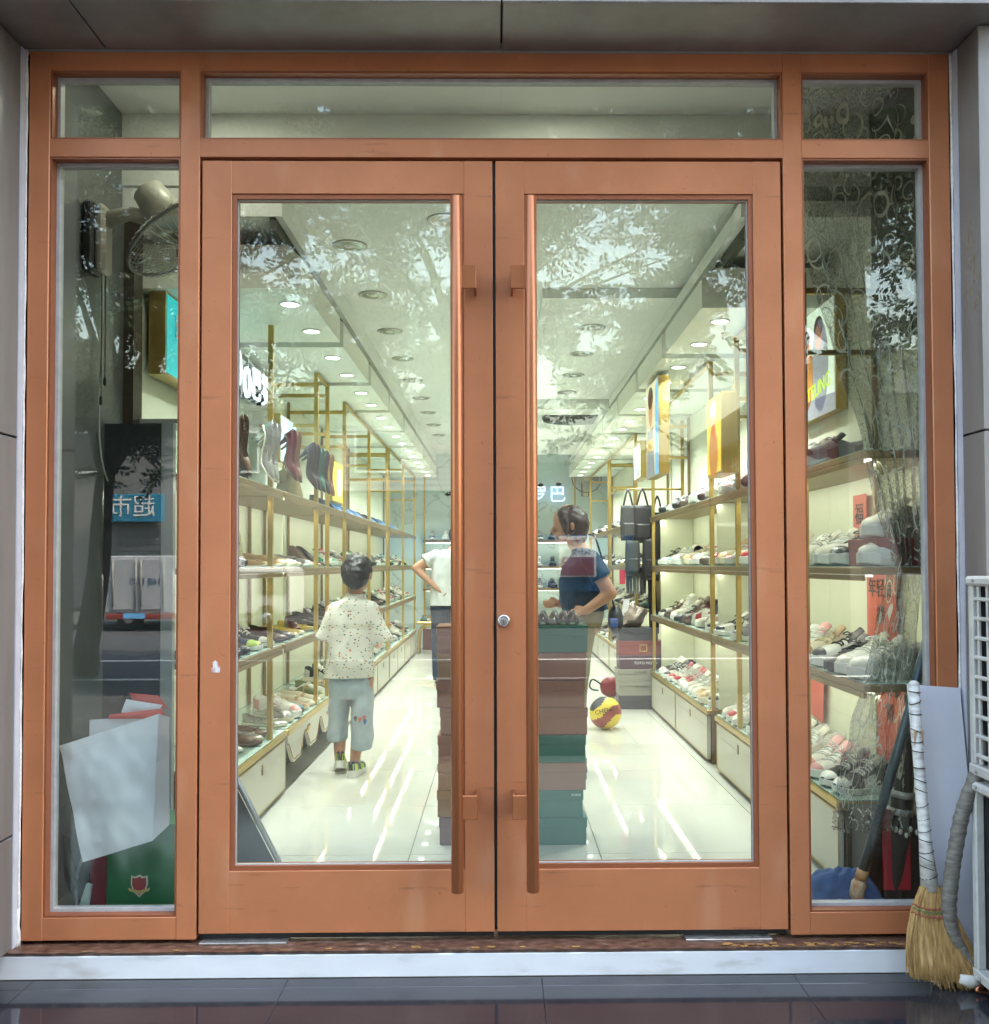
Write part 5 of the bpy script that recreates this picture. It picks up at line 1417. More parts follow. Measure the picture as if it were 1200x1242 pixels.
def curtain(name, left, right, zt, zb, y, folds, parent, amp=.035):
    nu, nv = 90, 60
    b = MB(); uvs = []
    def xl(z): return np.interp(z, [p[0] for p in left], [p[1] for p in left])
    def xr(z): return np.interp(z, [p[0] for p in right], [p[1] for p in right])
    def fn(u, v):
        z = zt+(zb-zt)*v
        a, e = xl(z), xr(z)
        return (a+(e-a)*u+.008*noise.noise((u*7, v*9, 1)), y+amp*math.sin(u*folds*2*PI+1.5*math.sin(v*3))*(1-.2*v)+.03*noise.noise((u*4, v*6, 0)), z+.02*noise.noise((u*6, 0, v*5))*(v > .9))
    b.grid(fn, nu, nv)
    o = b.build(name, lace, parent, fix=False)
    ul = o.data.uv_layers.new(name='UVMap')
    W0 = max(.1, 1.0)
    co = [None]*((nu+1)*(nv+1))
    for i in range(nu+1):
        for j in range(nv+1): co[i*(nv+1)+j] = (i/nu*.9, j/nv*abs(zt-zb)*.72)
    for lp in o.data.loops: ul.data[lp.index].uv = co[lp.vertex_index]
    return o
cu = thing('lace_curtain', 'grey beige lace curtain with ring pattern gathered behind the right window', 'curtain', (1.3, .25, .3))
curtain('upper_drape', [(1.30, 1.37), (1.75, 1.26), (2.1, 1.16), (2.5, 1.04), (3.0, 1.0)], [(1.2, 1.49), (3.0, 1.50)], 3.02, 1.22, .22, 6, cu)
curtain('lower_drape', [(.33, 1.17), (.55, 1.20), (.8, 1.28), (1.0, 1.33), (1.25, 1.38)], [(.33, 1.42), (.7, 1.46), (1.25, 1.49)], 1.225, .36, .22, 3, cu, .02)
curtain('hem_frill', [(.26, 1.15), (.38, 1.165)], [(.26, 1.43), (.38, 1.42)], .37, .29, .19, 5, cu, .025)
for k in range(6):
    MB().ellip((1.36+.018*k, .165+.008*(k % 2), .305-.010*(k % 3)), (.007, .007, .010), 8, 6).build('bead', mat('curtain_bead', (0.5, 0.48, 0.42), 0.3), cu)
po = thing('mop_pole', 'blue grey mop pole leaning inside the right side window', 'pole', (1.25, .16, .05))
MB().tube([(1.492, .135, 1.06), (1.37, .15, .60), (1.245, .17, .165)], .0165, 14).build('pole_tube', mat('blue_grey_metal', (0.075, 0.105, 0.135), 0.35, .4, .1, 10), po)
MB().tube([(1.246, .17, .168), (1.236, .171, .135)], [.020, .021], 14).build('wood_sleeve', mat('orange_wood', (0.52, 0.27, 0.13), 0.5), po)
MB().tube([(1.236, .171, .134), (1.232, .172, .12), (1.226, .172, .10), (1.222, .172, .075), (1.219, .172, .065)], [.018, .026, .024, .027, .016], 14).build('end_knob', ramp_mat('painted_knob', 22, [(.4, (0.55, 0.32, 0.18)), (.52, (0.62, 0.55, 0.42)), (.62, (0.5, 0.22, 0.1))], .4), po)
um = thing('black_umbrella', 'black folded umbrella with silver bands behind the lace curtain', 'umbrella', (1.40, .24, .0))
MB().tube([(1.37, .25, .01), (1.40, .24, .30), (1.44, .23, .62)], [.03, .045, .02], 12).build('canopy_roll', BLK, um)
for z, x in ((.40, 1.408), (.34, 1.402)):
    MB().tube([(x, .238, z), (x+.003, .238, z+.022)], [.047, .046], 12).build('silver_band', mat('silver_band', (0.6, 0.6, 0.58), 0.4, .3), um)
o = bx('red_folder', (1.335, .215, .082), (1.43, .223, .36), mat('red_cardboard', (0.50, 0.012, 0.03), 0.4)); o.location.x += .0; tag(o, 'red cardboard folder standing at the right window sill', 'folder')
b = MB().grid(lambda u, v: (1.06+.26*u, .16+.16*v, .11*math.sin(PI*v)*(.4+.6*noise.noise((u*5, v*4, 2))**2+.35)*(math.sin(PI*u)**.4)+.004+.02*noise.noise((u*9, v*9, 0))*math.sin(PI*u)), 30, 18)
o = b.build('blue_cloth', mat('blue_cloth', (0.035, 0.085, 0.24), 0.8, 0, .15, 20)); o.location.z = .06; tag(o, 'crumpled blue cloth on the floor inside the right window', 'cloth')
o = bx('dark_carton', (1.30, .26, .002), (1.59, .42, .33), mat('dark_carton', (0.025, 0.025, 0.027), 0.5), None, .004); tag(o, 'dark carton beside the end cabinet behind the curtain', 'carton')

# gold stool, red bag at the far end
gs = thing('gold_stool', 'gold arched stool at the far end of the aisle', 'stool', (-.95, 10.1, 0))
bx('seat', (-1.14, 9.92, .40), (-.72, 10.28, .44), GOLD, gs, .01)
for y in (9.95, 10.25):
    MB().tube(smooth_path([(-1.12, y, .003), (-1.11, y, .28), (-1.05, y, .37), (-.93, y, .395), (-.81, y, .37), (-.75, y, .28), (-.74, y, .003)], 5), .016, 8).build('leg', GOLD, gs)
MB().grid(lambda u, v: (-1.08+.30*u, 10.28+.0*v, .02+.30*v), 2, 2).build('back_cloth', mat('rust_cloth', (0.26, 0.08, 0.04), .7), gs)
for k, xx_ in enumerate((-1.05, -.92, -.79)):
    o = shoe(LO, ['dark green', 'tan', 'brown'][k], (xx_, 10.1, .4405), -PI/2, 'stool', GRP); o['label'] = '%s loafer standing on the gold stool' % ['dark green', 'tan', 'brown'][k]
handbag((-.62, 10.3, .60), (.34, .14, .30), mat('bright_red', (0.55, 0.03, 0.05), .4), 'bright red bag beside the gold stool at the back', 0)
bx_o = bx('side_table', (-.80, 10.18, .002), (-.45, 10.42, .598), CABDOOR, None, .004); tag(bx_o, 'pale plinth under the bright red bag', 'plinth')

# ================================================================== PEOPLE
def blob(prims, voxel=.012, smooth=6, disp=0.0, cuts=(), dscale=9.0, seed=0):
    """one continuous surface from overlapping volumes; prims: ('cap',p0,p1,r0,r1) ('ell',c,(rx,ry,rz)) ('loft',[(c,rx,ry)...])"""
    b = MB()
    for p in prims:
        if p[0] == 'cap':
            a, e = Vector(p[1]), Vector(p[2]); n = 6
            pts = [a.lerp(e, k/n) for k in range(n+1)]; rr = [p[3]+(p[4]-p[3])*k/n for k in range(n+1)]
            b.tube(pts, rr, 14)
            b.ellip(a, (p[3],)*3, 14, 8)
            if len(p) < 6: b.ellip(e, (p[4],)*3, 14, 8)
        elif p[0] == 'ell':
            b.ellip(p[1], p[2], 20, 14, 0, p[3] if len(p) > 3 else None)
        else:
            b.rings([[(c_[0]+rx*math.cos(a), c_[1]+ry*math.sin(a), c_[2]) for a in [2*PI*k/24 for k in range(24)]] for c_, rx, ry in p[1]])
    me = b.mesh('blob', [], (0, 0, 0))
    o = bpy.data.objects.new('blob', me); COL.objects.link(o)
    rm = o.modifiers.new('r', 'REMESH'); rm.mode = 'VOXEL'; rm.voxel_size = voxel; rm.use_smooth_shade = True
    sm = o.modifiers.new('s', 'SMOOTH'); sm.iterations = smooth; sm.factor = .5
    bpy.context.view_layer.update()
    out = bpy.data.meshes.new_from_object(o.evaluated_get(bpy.context.evaluated_depsgraph_get()))
    bpy.data.objects.remove(o)
    bm = bmesh.new(); bm.from_mesh(out)
    for co, no in cuts:
        bmesh.ops.bisect_plane(bm, geom=bm.verts[:]+bm.edges[:]+bm.faces[:], plane_co=co, plane_no=no, clear_outer=True)
    if disp:
        bm.normal_update()
        for v in bm.verts:
            q = v.co*dscale
            v.co += v.normal*disp*(noise.noise((q.x, q.y+seed, q.z*.8))+.5*noise.noise((q.x*2.3, q.y*2.3+seed, q.z*1.5)))
    for f in bm.faces: f.smooth = True
    bm.to_mesh(out); bm.free()
    return out
def body_part(name, prims, m, parent, **kw):
    me = blob(prims, **kw); me.name = name
    me.materials.clear(); me.materials.append(m)
    return link(name, me, parent)
SKIN = mat('skin', (0.50, 0.27, 0.17), .5, 0, .05, 12)
HAIRM = mat('black_hair', (0.012, 0.010, 0.010), .4, 0, .3, 60, .35, 160, stretch=(1, 1, .15))
def hand_prims(w_, d, up, s=1.0):
    """palm at w_, fingers along d, thumb on the side of up"""
    w_ = Vector(w_); d = Vector(d).normalized(); up = Vector(up).normalized(); sd_ = d.cross(up)
    P = [('cap', w_, w_+d*.05*s, .019*s, .024*s)]
    for k, L in enumerate((.052, .060, .056, .044)):
        a = w_+d*.06*s+sd_*(k-1.5)*.0165*s*0+up*(1.5-k)*.016*s
        m_ = a+d*L*.55*s+sd_*.006*s; e = m_+d*L*.40*s+sd_*.020*s
        P += [('cap', a, m_, .0085*s, .0078*s), ('cap', m_, e, .0078*s, .0066*s)]
    P += [('cap', w_+d*.018*s+up*.014*s, w_+d*.045*s+up*.040*s, .0105*s, .0085*s), ('cap', w_+d*.045*s+up*.040*s, w_+d*.07*s+up*.043*s, .0085*s, .0075*s)]
    return P
def head_prims(c, r, fwd, tilt=0.0):
    c = Vector(c); f = Vector(fwd).normalized(); s_ = f.cross(Vector((0, 0, 1)))
    P = [('ell', c+Vector((0, 0, .02*r/.1)), (r*.80, r*.80, r*.98)), ('ell', c+f*r*.22+Vector((0, 0, r*.28)), (r*.70,)*3), ('ell', c-f*r*.22+Vector((0, 0, r*.30)), (r*.72,)*3),
         ('ell', c+f*r*.42-Vector((0, 0, r*.58)), (r*.42, r*.42, r*.40)),
         ('cap', c+f*r*.82+Vector((0, 0, r*.10)), c+f*r*1.02-Vector((0, 0, r*.22)), r*.08, r*.13),
         ('cap', c+f*r*.80-Vector((0, 0, r*.50))-s_*r*.2, c+f*r*.80-Vector((0, 0, r*.50))+s_*r*.2, r*.10, r*.10)]
    for k in (-1, 1): P.append(('ell', c+s_*k*r*.83-Vector((0, 0, r*.08)), (r*.16, r*.16, r*.28)))
    return P
def eyes(parent, c, r, fwd):
    c = Vector(c); f = Vector(fwd).normalized(); s_ = f.cross(Vector((0, 0, 1)))
    for k in (-1, 1):
        MB().ellip(c+f*r*.80+s_*k*r*.34+Vector((0, 0, r*.12)), (r*.10, r*.10, r*.06), 10, 6).build('eye', mat('eye_dark', (0.02, 0.015, 0.012), .2), parent)

# ---- the boy, walking away
bx0, by0 = -.875, 2.50
boy = thing('person', 'boy in patterned short-sleeved shirt and pale denim shorts walking up the aisle', 'person', (bx0, by0, 0))
SH = lambda x, y, z: (x, y, z)
hc = (.035, .02, 1.165)
prims = head_prims(hc, .105, (.35, 1, 0)) + [
    ('cap', (.03, .0, 1.02), (.032, .008, 1.10), .045, .043),
    ('loft', [((0, 0, .52), .115, .085), ((0, 0, .66), .125, .09), ((.01, 0, .84), .135, .085), ((.015, 0, .95), .125, .075), ((.02, 0, 1.00), .07, .055)]),
    ('cap', (-.12, 0, .955), (-.150, .01, .80), .036, .031), ('cap', (-.150, .01, .80), (-.135, .15, .735), .030, .022),
    ('cap', (.15, 0, .955), (.182, .005, .80), .036, .031), ('cap', (.182, .005, .80), (.150, .15, .735), .030, .022),
    ('cap', (-.06, 0, .55), (-.075, .05, .32), .075, .052), ('cap', (-.075, .05, .32), (-.07, .01, .075), .05, .031),
    ('cap', (.07, 0, .55), (.06, -.02, .32), .075, .052), ('cap', (.06, -.02, .32), (.03, -.045, .065), .05, .031),
] + hand_prims((-.135, .15, .735), (.5, 1, 0), (0, 0, 1), .8) + hand_prims((.150, .15, .735), (-.5, 1, 0), (0, 0, 1), .8)
bd_ = body_part('body', prims, SKIN, boy, voxel=.009, smooth=5)
eyes(bd_, Vector(hc), .105, (.35, 1, 0))
body_part('hair', [('ell', (.035, .012, 1.190), (.096, .103, .096)), ('ell', (.030, -.030, 1.165), (.084, .075, .090)), ('ell', (.045, .06, 1.225), (.075, .06, .055))], HAIRM, boy, voxel=.009, smooth=3, disp=.008, dscale=38,
          cuts=[((0, 0, 1.10), (0, .55, -1)), ((0, .085, 1.18), (.25, 1, -.5))])
shm = bpy.data.materials.new('patterned_shirt'); shm.use_nodes = True
nt = shm.node_tree; pbs = nt.nodes['Principled BSDF']; pbs.inputs['Roughness'].default_value = .85
tc = nt.nodes.new('ShaderNodeTexCoord'); mp = nt.nodes.new('ShaderNodeMapping'); mp.inputs['Scale'].default_value = (1, 1, 1.5)
vo = nt.nodes.new('ShaderNodeTexVoronoi'); vo.inputs['Scale'].default_value = 46
nt.links.new(tc.outputs['Object'], mp.inputs[0]); nt.links.new(mp.outputs[0], vo.inputs['Vector'])
lt = nt.nodes.new('ShaderNodeMath'); lt.operation = 'LESS_THAN'; lt.inputs[1].default_value = .30; nt.links.new(vo.outputs['Distance'], lt.inputs[0])
sp_ = nt.nodes.new('ShaderNodeSeparateColor'); nt.links.new(vo.outputs['Color'], sp_.inputs[0])
rp = nt.nodes.new('ShaderNodeValToRGB'); rp.color_ramp.interpolation = 'CONSTANT'
for k, (p_, c_) in enumerate(((0, (.62, .60, .52)), (.35, (.42, .28, .06)), (.50, (.50, .16, .06)), (.62, (.12, .20, .06)), (.78, (.62, .60, .52)), (.88, (.10, .12, .12)))):
    e = rp.color_ramp.elements[k] if k < 2 else rp.color_ramp.elements.new(p_)
    e.position = p_; e.color = (*c_, 1)
nt.links.new(sp_.outputs[0], rp.inputs[0])
mxc = nt.nodes.new('ShaderNodeMix'); mxc.data_type = 'RGBA'; mxc.inputs[6].default_value = (.66, .65, .57, 1)
nt.links.new(lt.outputs[0], mxc.inputs[0]); nt.links.new(rp.outputs[0], mxc.inputs[7]); nt.links.new(mxc.outputs[2], pbs.inputs['Base Color'])
body_part('shirt', [
    ('loft', [((-.005, 0, .54), .156, .118), ((0, 0, .62), .152, .115), ((.0, 0, .75), .146, .108), ((.01, 0, .88), .148, .095), ((.016, 0, .955), .146, .082), ((.022, 0, 1.00), .105, .072), ((.03, .004, 1.035), .058, .055)]),
    ('cap', (-.088, 0, .952), (-.158, .01, .775), .058, .066, 1), ('cap', (.118, 0, .952), (.192, .005, .765), .058, .066, 1),
    ('loft', [((.03, 0, 1.0), .075, .068), ((.032, .004, 1.05), .058, .056)])], shm, boy, voxel=.008, smooth=7, disp=.010, seed=3, dscale=9,
    cuts=[((0, 0, .565), (.02, 0, -1)), ((0, 0, 1.052), (0, .3, 1))])
MB().rings([[(.031+r*math.cos(a), .004+r*.95*math.sin(a), z+.010*math.sin(a)) for a in [2*PI*k/24 for k in range(24)]] for r, z in ((.066, 1.010), (.062, 1.045), (.057, 1.058), (.060, 1.040), (.070, 1.008))], 0, True, False).build('collar', shm, boy, world=False)
body_part('shorts', [
    ('loft', [((0, 0, .44), .125, .095), ((0, 0, .50), .138, .105), ((0, 0, .60), .135, .10)]),
    ('loft', [((-.088, .035, .185), .060, .072), ((-.084, .035, .30), .064, .078), ((-.072, .015, .44), .066, .088), ((-.06, 0, .55), .075, .09)]),
    ('loft', [((.070, -.035, .145), .064, .074), ((.072, -.02, .28), .067, .082), ((.072, 0, .44), .068, .092), ((.06, 0, .55), .075, .09)])],
    mat('pale_denim', (0.36, 0.43, 0.47), .85, 0, .14, 10, .06, 90), boy, voxel=.008, smooth=3, disp=.010, seed=8, dscale=11, cuts=[((0, 0, .20), (-.35, 0, -1)) if False else ((0, 0, .158), (-.13, 0, -1))])
for nm, col_, x, z in (('print_motif', (.10, .10, .11), .055, .335), ('print_motif', (.48, .16, .10), .082, .328), ('print_motif', (.45, .32, .06), .108, .338), ('print_motif', (.06, .14, .40), .112, .318)):
    b = MB(); b.prism([(x-.010+.02*random.random()*0+.010*math.cos(a)*(1+.4*math.sin(3*a)), z+.016*math.sin(a)) for a in [k*PI/5 for k in range(10)]], 'y', -.1145, -.108)
    link(nm, b.mesh(nm, mat('motif_%0.2f' % (col_[0]+x), col_, .8)), boy)
boy.scale = (.96, .96, 1)
for x, y, z, tl, rz_ in ((-.07, .02, .012, -.28, PI/2+.12), (.035, -.055, .0, 0, PI/2-.12)):
    s_ = bpy.data.objects.new('shoe', None); COL.objects.link(s_); s_.parent = boy
    s_.location = (x, y+.04, z+.0); s_.rotation_euler = (0, tl*-1, rz_); s_.scale = (.82,)*3
    shoe_parts(s_, 'chunky sneaker', 'navy')

# ---- woman behind the boxes, facing left
wx, wy = .485, 2.40
wo = thing('person', 'woman in navy shirt and khaki trousers standing behind the stacked shoe boxes', 'person', (wx, wy, 0))
hc = (-.085, 0, 1.400)
F = (-1, -.25, -.12)
prims = head_prims(hc, .098, F) + [
    ('cap', (.0, 0, 1.22), (-.055, 0, 1.33), .055, .047),
    ('loft', [((-.02, 0, .80), .115, .155), ((.0, 0, .95), .11, .14), ((-.01, 0, 1.10), .11, .15), ((.0, 0, 1.20), .085, .15), ((.01, 0, 1.25), .06, .09)]),
    ('cap', (.03, -.165, 1.20), (.135, -.19, 1.02), .046, .040), ('cap', (.135, -.19, 1.02), (.0, -.20, .93), .038, .026),
    ('cap', (.03, .165, 1.20), (.06, .19, .98), .046, .040), ('cap', (.06, .19, .98), (-.12, .17, .95), .038, .026),
    ('cap', (-.04, -.075, .80), (-.08, -.08, .45), .085, .06), ('cap', (-.08, -.08, .45), (-.07, -.08, .08), .055, .035), ('cap', (-.07, -.08, .05), (-.20, -.085, .035), .035, .03),
    ('cap', (-.04, .075, .80), (-.07, .08, .45), .085, .06), ('cap', (-.07, .08, .45), (-.05, .08, .08), .055, .035), ('cap', (-.05, .08, .05), (-.18, .085, .035), .035, .03),
] + hand_prims((.0, -.20, .93), (-1, .1, -.25), (0, 0, 1), .9) + hand_prims((-.12, .17, .95), (-1, -.2, 0), (0, 0, 1), .9)
wb_ = body_part('body', prims, SKIN, wo, voxel=.009, smooth=5)
eyes(wb_, Vector(hc), .098, F)
body_part('hair', [('ell', (-.070, .0, 1.432), (.093, .090, .082)), ('ell', (-.036, .0, 1.402), (.076, .090, .095)), ('ell', (-.030, 0, 1.345), (.056, .082, .062)), ('cap', (-.120, -.055, 1.462), (-.100, -.086, 1.362), .032, .021)], HAIRM, wo, voxel=.009, smooth=3, disp=.006, dscale=40, seed=4)
body_part('shirt', [
    ('loft', [((.02, 0, .90), .135, .175), ((.0, 0, .97), .140, .172), ((-.01, 0, 1.08), .135, .168), ((-.005, 0, 1.17), .115, .170), ((.005, 0, 1.235), .075, .13), ((-.01, 0, 1.27), .058, .06)]),
    ('cap', (.03, -.155, 1.20), (.088, -.18, 1.10), .060, .064, 1), ('cap', (.03, .155, 1.20), (.055, .185, 1.08), .060, .064, 1)],
    mat('navy_cloth', (0.012, 0.035, 0.075), .75, 0, .1, 14), wo, voxel=.010, smooth=5, disp=.010, seed=12, cuts=[((0, 0, .915), (.1, 0, -1))])
wo.scale = (1.0, 1.0, 1.035)
body_part('trousers', [
    ('loft', [((-.03, 0, .80), .125, .165), ((.01, 0, .93), .115, .15)]),
    ('loft', [((-.065, -.08, .05), .065, .07), ((-.07, -.08, .45), .078, .082), ((-.025, -.075, .85), .10, .095)]),
    ('loft', [((-.045, .08, .05), .065, .07), ((-.06, .08, .45), .078, .082), ((-.025, .075, .85), .10, .095)])], mat('khaki_cloth', (0.26, 0.23, 0.13), .8, 0, .1, 14), wo, voxel=.012, smooth=4, disp=.010, seed=15, cuts=[((0, 0, .055), (0, 0, -1))])
for y in (-.085, .085):
    s_ = bpy.data.objects.new('shoe', None); COL.objects.link(s_); s_.parent = wo; s_.location = (-.12+(.02 if y > 0 else 0), y, 0); s_.rotation_euler = (0, 0, PI); s_.scale = (.9,)*3
    shoe_parts(s_, 'lace-up sneaker', 'black')
sb = thing('shoulder_bag', 'small black and blue bag hanging behind the woman in navy', 'bag', (.60, 1.72, .72))
b = MB().ellip((.595, 1.70, .80), (.045, .07, .085), 16, 12); b.build('bag_body', BLK, sb)
bx('blue_patch', (.555, 1.62, .76), (.60, 1.635, .81), mat('cobalt', (0.03, 0.10, 0.40), .5), sb, .004)
MB().tube(smooth_path([(.585, 1.66, .86), (.53, 1.56, 1.05), (.47, 1.56, 1.26), (.44, 1.65, 1.29)], 6), .006, 6).build('strap', BLK, sb)
sb.location += Vector((.075, .68, .10))

# ---- person in white T-shirt farther back, hand on hip
px0, py0 = -.52, 6.40
pe = thing('person', 'person in white T-shirt and dark jeans with one hand on the hip', 'person', (px0, py0, 0))
hc = (.13, .05, 1.50)
prims = head_prims(hc, .105, (.6, 1, -.3)) + [
    ('cap', (.04, .0, 1.34), (.10, .03, 1.43), .055, .05),
    ('loft', [((.0, 0, .78), .15, .11), ((.0, 0, .95), .145, .105), ((.01, 0, 1.15), .16, .11), ((.03, 0, 1.30), .16, .09), ((.04, 0, 1.36), .08, .06)]),
    ('cap', (-.12, 0, 1.32), (-.315, -.03, 1.185), .05, .042), ('cap', (-.315, -.03, 1.185), (-.10, -.10, .985), .040, .027),
    ('cap', (.19, 0, 1.30), (.26, .05, 1.05), .05, .042), ('cap', (.26, .05, 1.05), (.22, .2, .95), .04, .027),
    ('cap', (-.075, 0, .80), (-.075, .03, .42), .095, .062), ('cap', (-.075, .03, .42), (-.085, -.02, .08), .06, .04),
    ('cap', (.075, 0, .80), (.08, .03, .42), .095, .062), ('cap', (.08, .03, .42), (.085, -.02, .08), .06, .04),
] + hand_prims((-.10, -.10, .985), (.8, -.1, -.6), (.6, 0, .8), 1.0) + hand_prims((.22, .2, .95), (0, 1, 0), (0, 0, 1), 1.0)
pb2 = body_part('body', prims, SKIN, pe, voxel=.011, smooth=5)
eyes(pb2, Vector(hc), .105, (.6, 1, -.3))
body_part('hair', [('ell', (.12, .03, 1.545), (.10, .105, .085)), ('ell', (.10, .0, 1.52), (.09, .08, .09))], HAIRM, pe, voxel=.011, smooth=3, disp=.006, dscale=40)
body_part('t_shirt', [
    ('loft', [((.0, 0, .80), .175, .135), ((.0, 0, .95), .172, .13), ((.01, 0, 1.15), .178, .125), ((.03, 0, 1.29), .17, .105), ((.04, 0, 1.37), .085, .07)]),
    ('cap', (-.12, 0, 1.31), (-.225, -.018, 1.25), .066, .074, 1), ('cap', (.19, 0, 1.30), (.232, .03, 1.14), .066, .074, 1)], mat('white_cotton', (0.66, 0.68, 0.68), .85, 0, .04, 10), pe, voxel=.012, smooth=5, disp=.010, seed=22, cuts=[((0, 0, .815), (0, 0, -1))])
body_part('jeans', [
    ('loft', [((0, 0, .76), .15, .12), ((0, 0, .87), .148, .115)]),
    ('loft', [((-.088, -.01, .07), .068, .075), ((-.08, .02, .42), .08, .088), ((-.075, 0, .82), .105, .11)]),
    ('loft', [((.088, -.01, .07), .068, .075), ((.084, .02, .42), .08, .088), ((.075, 0, .82), .105, .11)])], mat('dark_denim', (0.016, 0.028, 0.055), .8, 0, .15, 14), pe, voxel=.012, smooth=4, disp=.010, seed=25, cuts=[((0, 0, .075), (0, 0, -1))])
for x in (-.085, .085):
    s_ = bpy.data.objects.new('shoe', None); COL.objects.link(s_); s_.parent = pe; s_.location = (x, .03, 0); s_.rotation_euler = (0, 0, PI/2+(.2 if x < 0 else -.2))
    shoe_parts(s_, 'running shoe', 'green and white')

# ================================================================== THE STREET BEHIND THE CAMERA (seen mirrored in the glass)
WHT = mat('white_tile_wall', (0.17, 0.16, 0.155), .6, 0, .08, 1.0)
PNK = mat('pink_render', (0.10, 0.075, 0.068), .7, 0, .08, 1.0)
SHUT = mat('roller_shutter', (0.10, 0.105, 0.11), .45, 0, .06, 3)
BLUEP = mat('blue_panel', (0.018, 0.085, 0.20), .45, 0, .08, 2)
CYAN = mat('cyan_sign', (0.02, 0.20, 0.33), .4)
DKG = mat('dark_opening', (0.03, 0.03, 0.035), .3)
fb = thing('opposite_building', 'white clad building with roller shutters across the street', 'building', (-8, -28, -.17))
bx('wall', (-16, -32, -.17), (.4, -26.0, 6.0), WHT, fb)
for k in range(14):
    bx('cladding_board', (-5.0, -25.998, 3.5+.18*k), (.3, -25.96, 3.5+.18*k+.155), mat('white_cladding', (0.52, 0.46, 0.43), .6, 0, .06, 2), fb)
bx('roof_edge', (-16.2, -32.2, 6.002), (.6, -25.7, 6.16), mat('roof_grey', (0.2, 0.2, 0.2), .7), fb)
for k in range(5):
    x = -14.6+2.9*k
    sh = bx('shutter', (x, -25.98, -.1), (x+2.3, -25.93, 2.35), SHUT, fb)
    for j in range(11):
        bx('slat', (x+.02, -25.929, -.05+.215*j), (x+2.28, -25.915, -.05+.215*j+.19), SHUT, sh)
for k in range(3):
    wn_ = bx('window', (-13.2+4.4*k, -25.958, 4.1), (-11.8+4.4*k, -25.93, 5.3), DKG, fb)
    ring4(MB(), -13.25+4.4*k, -11.75+4.4*k, 4.05, 5.35, .07, -25.929, -25.90).build('window_frame', WHITEPL, wn_)
o = thing('cyan_shop_sign', 'cyan shop sign above the shutters across the street', 'sign', (-10.6, -25.8, 2.5))
bx('sign_panel', (-12.1, -25.85, 2.55), (-10.2, -25.7, 3.4), CYAN, o, .02)
text('lettering', '超市', .7, WHITEPL, o, frame_mtx((-11.15, -25.695, 2.98), (-1, 0, 0), (0, 0, 1)), .02)
pk = thing('low_building', 'low pink building with blue front across the street', 'building', (3.4, -28, -.17))
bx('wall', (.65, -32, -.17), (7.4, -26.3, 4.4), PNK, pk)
bx('parapet', (.6, -32.1, 4.402), (7.5, -26.2, 4.62), WHT, pk)
bx('blue_front', (-3.7, -25.75, 1.40), (4.1, -25.55, 2.1), BLUEP, pk, .02)
bx('blue_shutter', (1.0, -25.74, .40), (4.1, -25.56, 1.399), BLUEP, pk)
bx('shutter_base', (1.0, -26.298, -.15), (4.1, -25.60, .398), DKG, pk)
for k in range(2):
    wn_ = bx('window', (4.6+1.3*k, -26.298, 3.0), (5.5+1.3*k, -26.27, 3.9), DKG, pk)
    bx('window_sill', (4.55+1.3*k, -26.297, 2.92), (5.55+1.3*k, -26.2, 2.998), WHT, wn_)
nb = thing('notice_board', 'white and red notice board in front of the blue shop front across the street', 'sign', (2.36, -25.4, .84))
bx('board', (1.80, -25.45, .84), (2.92, -25.40, 2.06), WHITEPL, nb, .01)
bx('red_field', (1.86, -25.399, .88), (2.86, -25.393, 1.44), mat('dull_red', (0.20, 0.02, 0.03), .6), nb)
text('lettering', '限丫工充旧', .22, mat('red_ink', (0.35, 0.02, 0.03), .6), nb, frame_mtx((2.36, -25.395, 1.86), (-1, 0, 0), (0, 0, 1)), .004)
text('lettering', '54分交用', .20, mat('dark_ink', (0.05, 0.03, 0.04), .6), nb, frame_mtx((2.36, -25.395, 1.58), (-1, 0, 0), (0, 0, 1)), .004)
rbd = thing('corner_building', 'building with grey fascia and red banner on the right of the street', 'building', (9, -20, -.17))
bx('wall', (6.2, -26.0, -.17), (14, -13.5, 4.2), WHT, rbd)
bx('fascia', (5.75, -26.1, 4.202), (14.2, -13.2, 4.95), mat('grey_fascia', (0.12, 0.13, 0.14), .5), rbd)
bx('shop_window', (6.15, -24.5, .3), (6.198, -20.2, 2.7), DKG, rbd); bx('shop_window', (6.15, -19.4, .3), (6.198, -14.4, 2.7), DKG, rbd)
bn2 = thing('red_banner', 'red banner with white characters on the corner building', 'banner', (6.1, -19.5, 2.95))
bx('cloth', (6.10, -25.6, 2.95), (6.13, -13.8, 3.95), mat('banner_red', (0.46, 0.05, 0.045), .6), bn2)
for k, chh in enumerate('工精质材装饰排'):
    text('character', chh, .95, WHITEPL, bn2, frame_mtx((6.095, -14.8-1.62*k, 3.43), (0, -1, 0), (0, 0, 1)), .01)
# cargo trike
tk = thing('cargo_truck', 'small white box truck parked across the road', 'truck', (-8.2, -19, -.3))
WB = mat('truck_white', (0.45, 0.46, 0.48), .4, 0, .06, 2)
bx('cargo_box', (-9.2, -20.4, .12), (-6.3, -18.9, 1.45), WB, tk, .02)
for x in (-9.0, -8.35): bx('rear_door', (x, -18.899, .2), (x+.6, -18.87, 1.38), WB, tk, .01)
for x in (-8.95, -8.42, -8.30, -7.78): MB().tube([(x, -18.85, .25), (x, -18.85, 1.35)], .018, 6).build('door_rod', GREYPL, tk)
bx('bumper', (-9.1, -18.95, -.02), (-6.5, -18.85, .10), mat('red_bumper', (0.3, .04, .03), .5), tk, .01)
bx('number_plate', (-8.7, -18.848, .0), (-8.2, -18.84, .12), BLU, tk)
text('lettering', '168 LUS', .22, BLUEP, tk, frame_mtx((-8.2, -18.86, .85), (-1, 0, 0), (0, 0, 1)), .004)
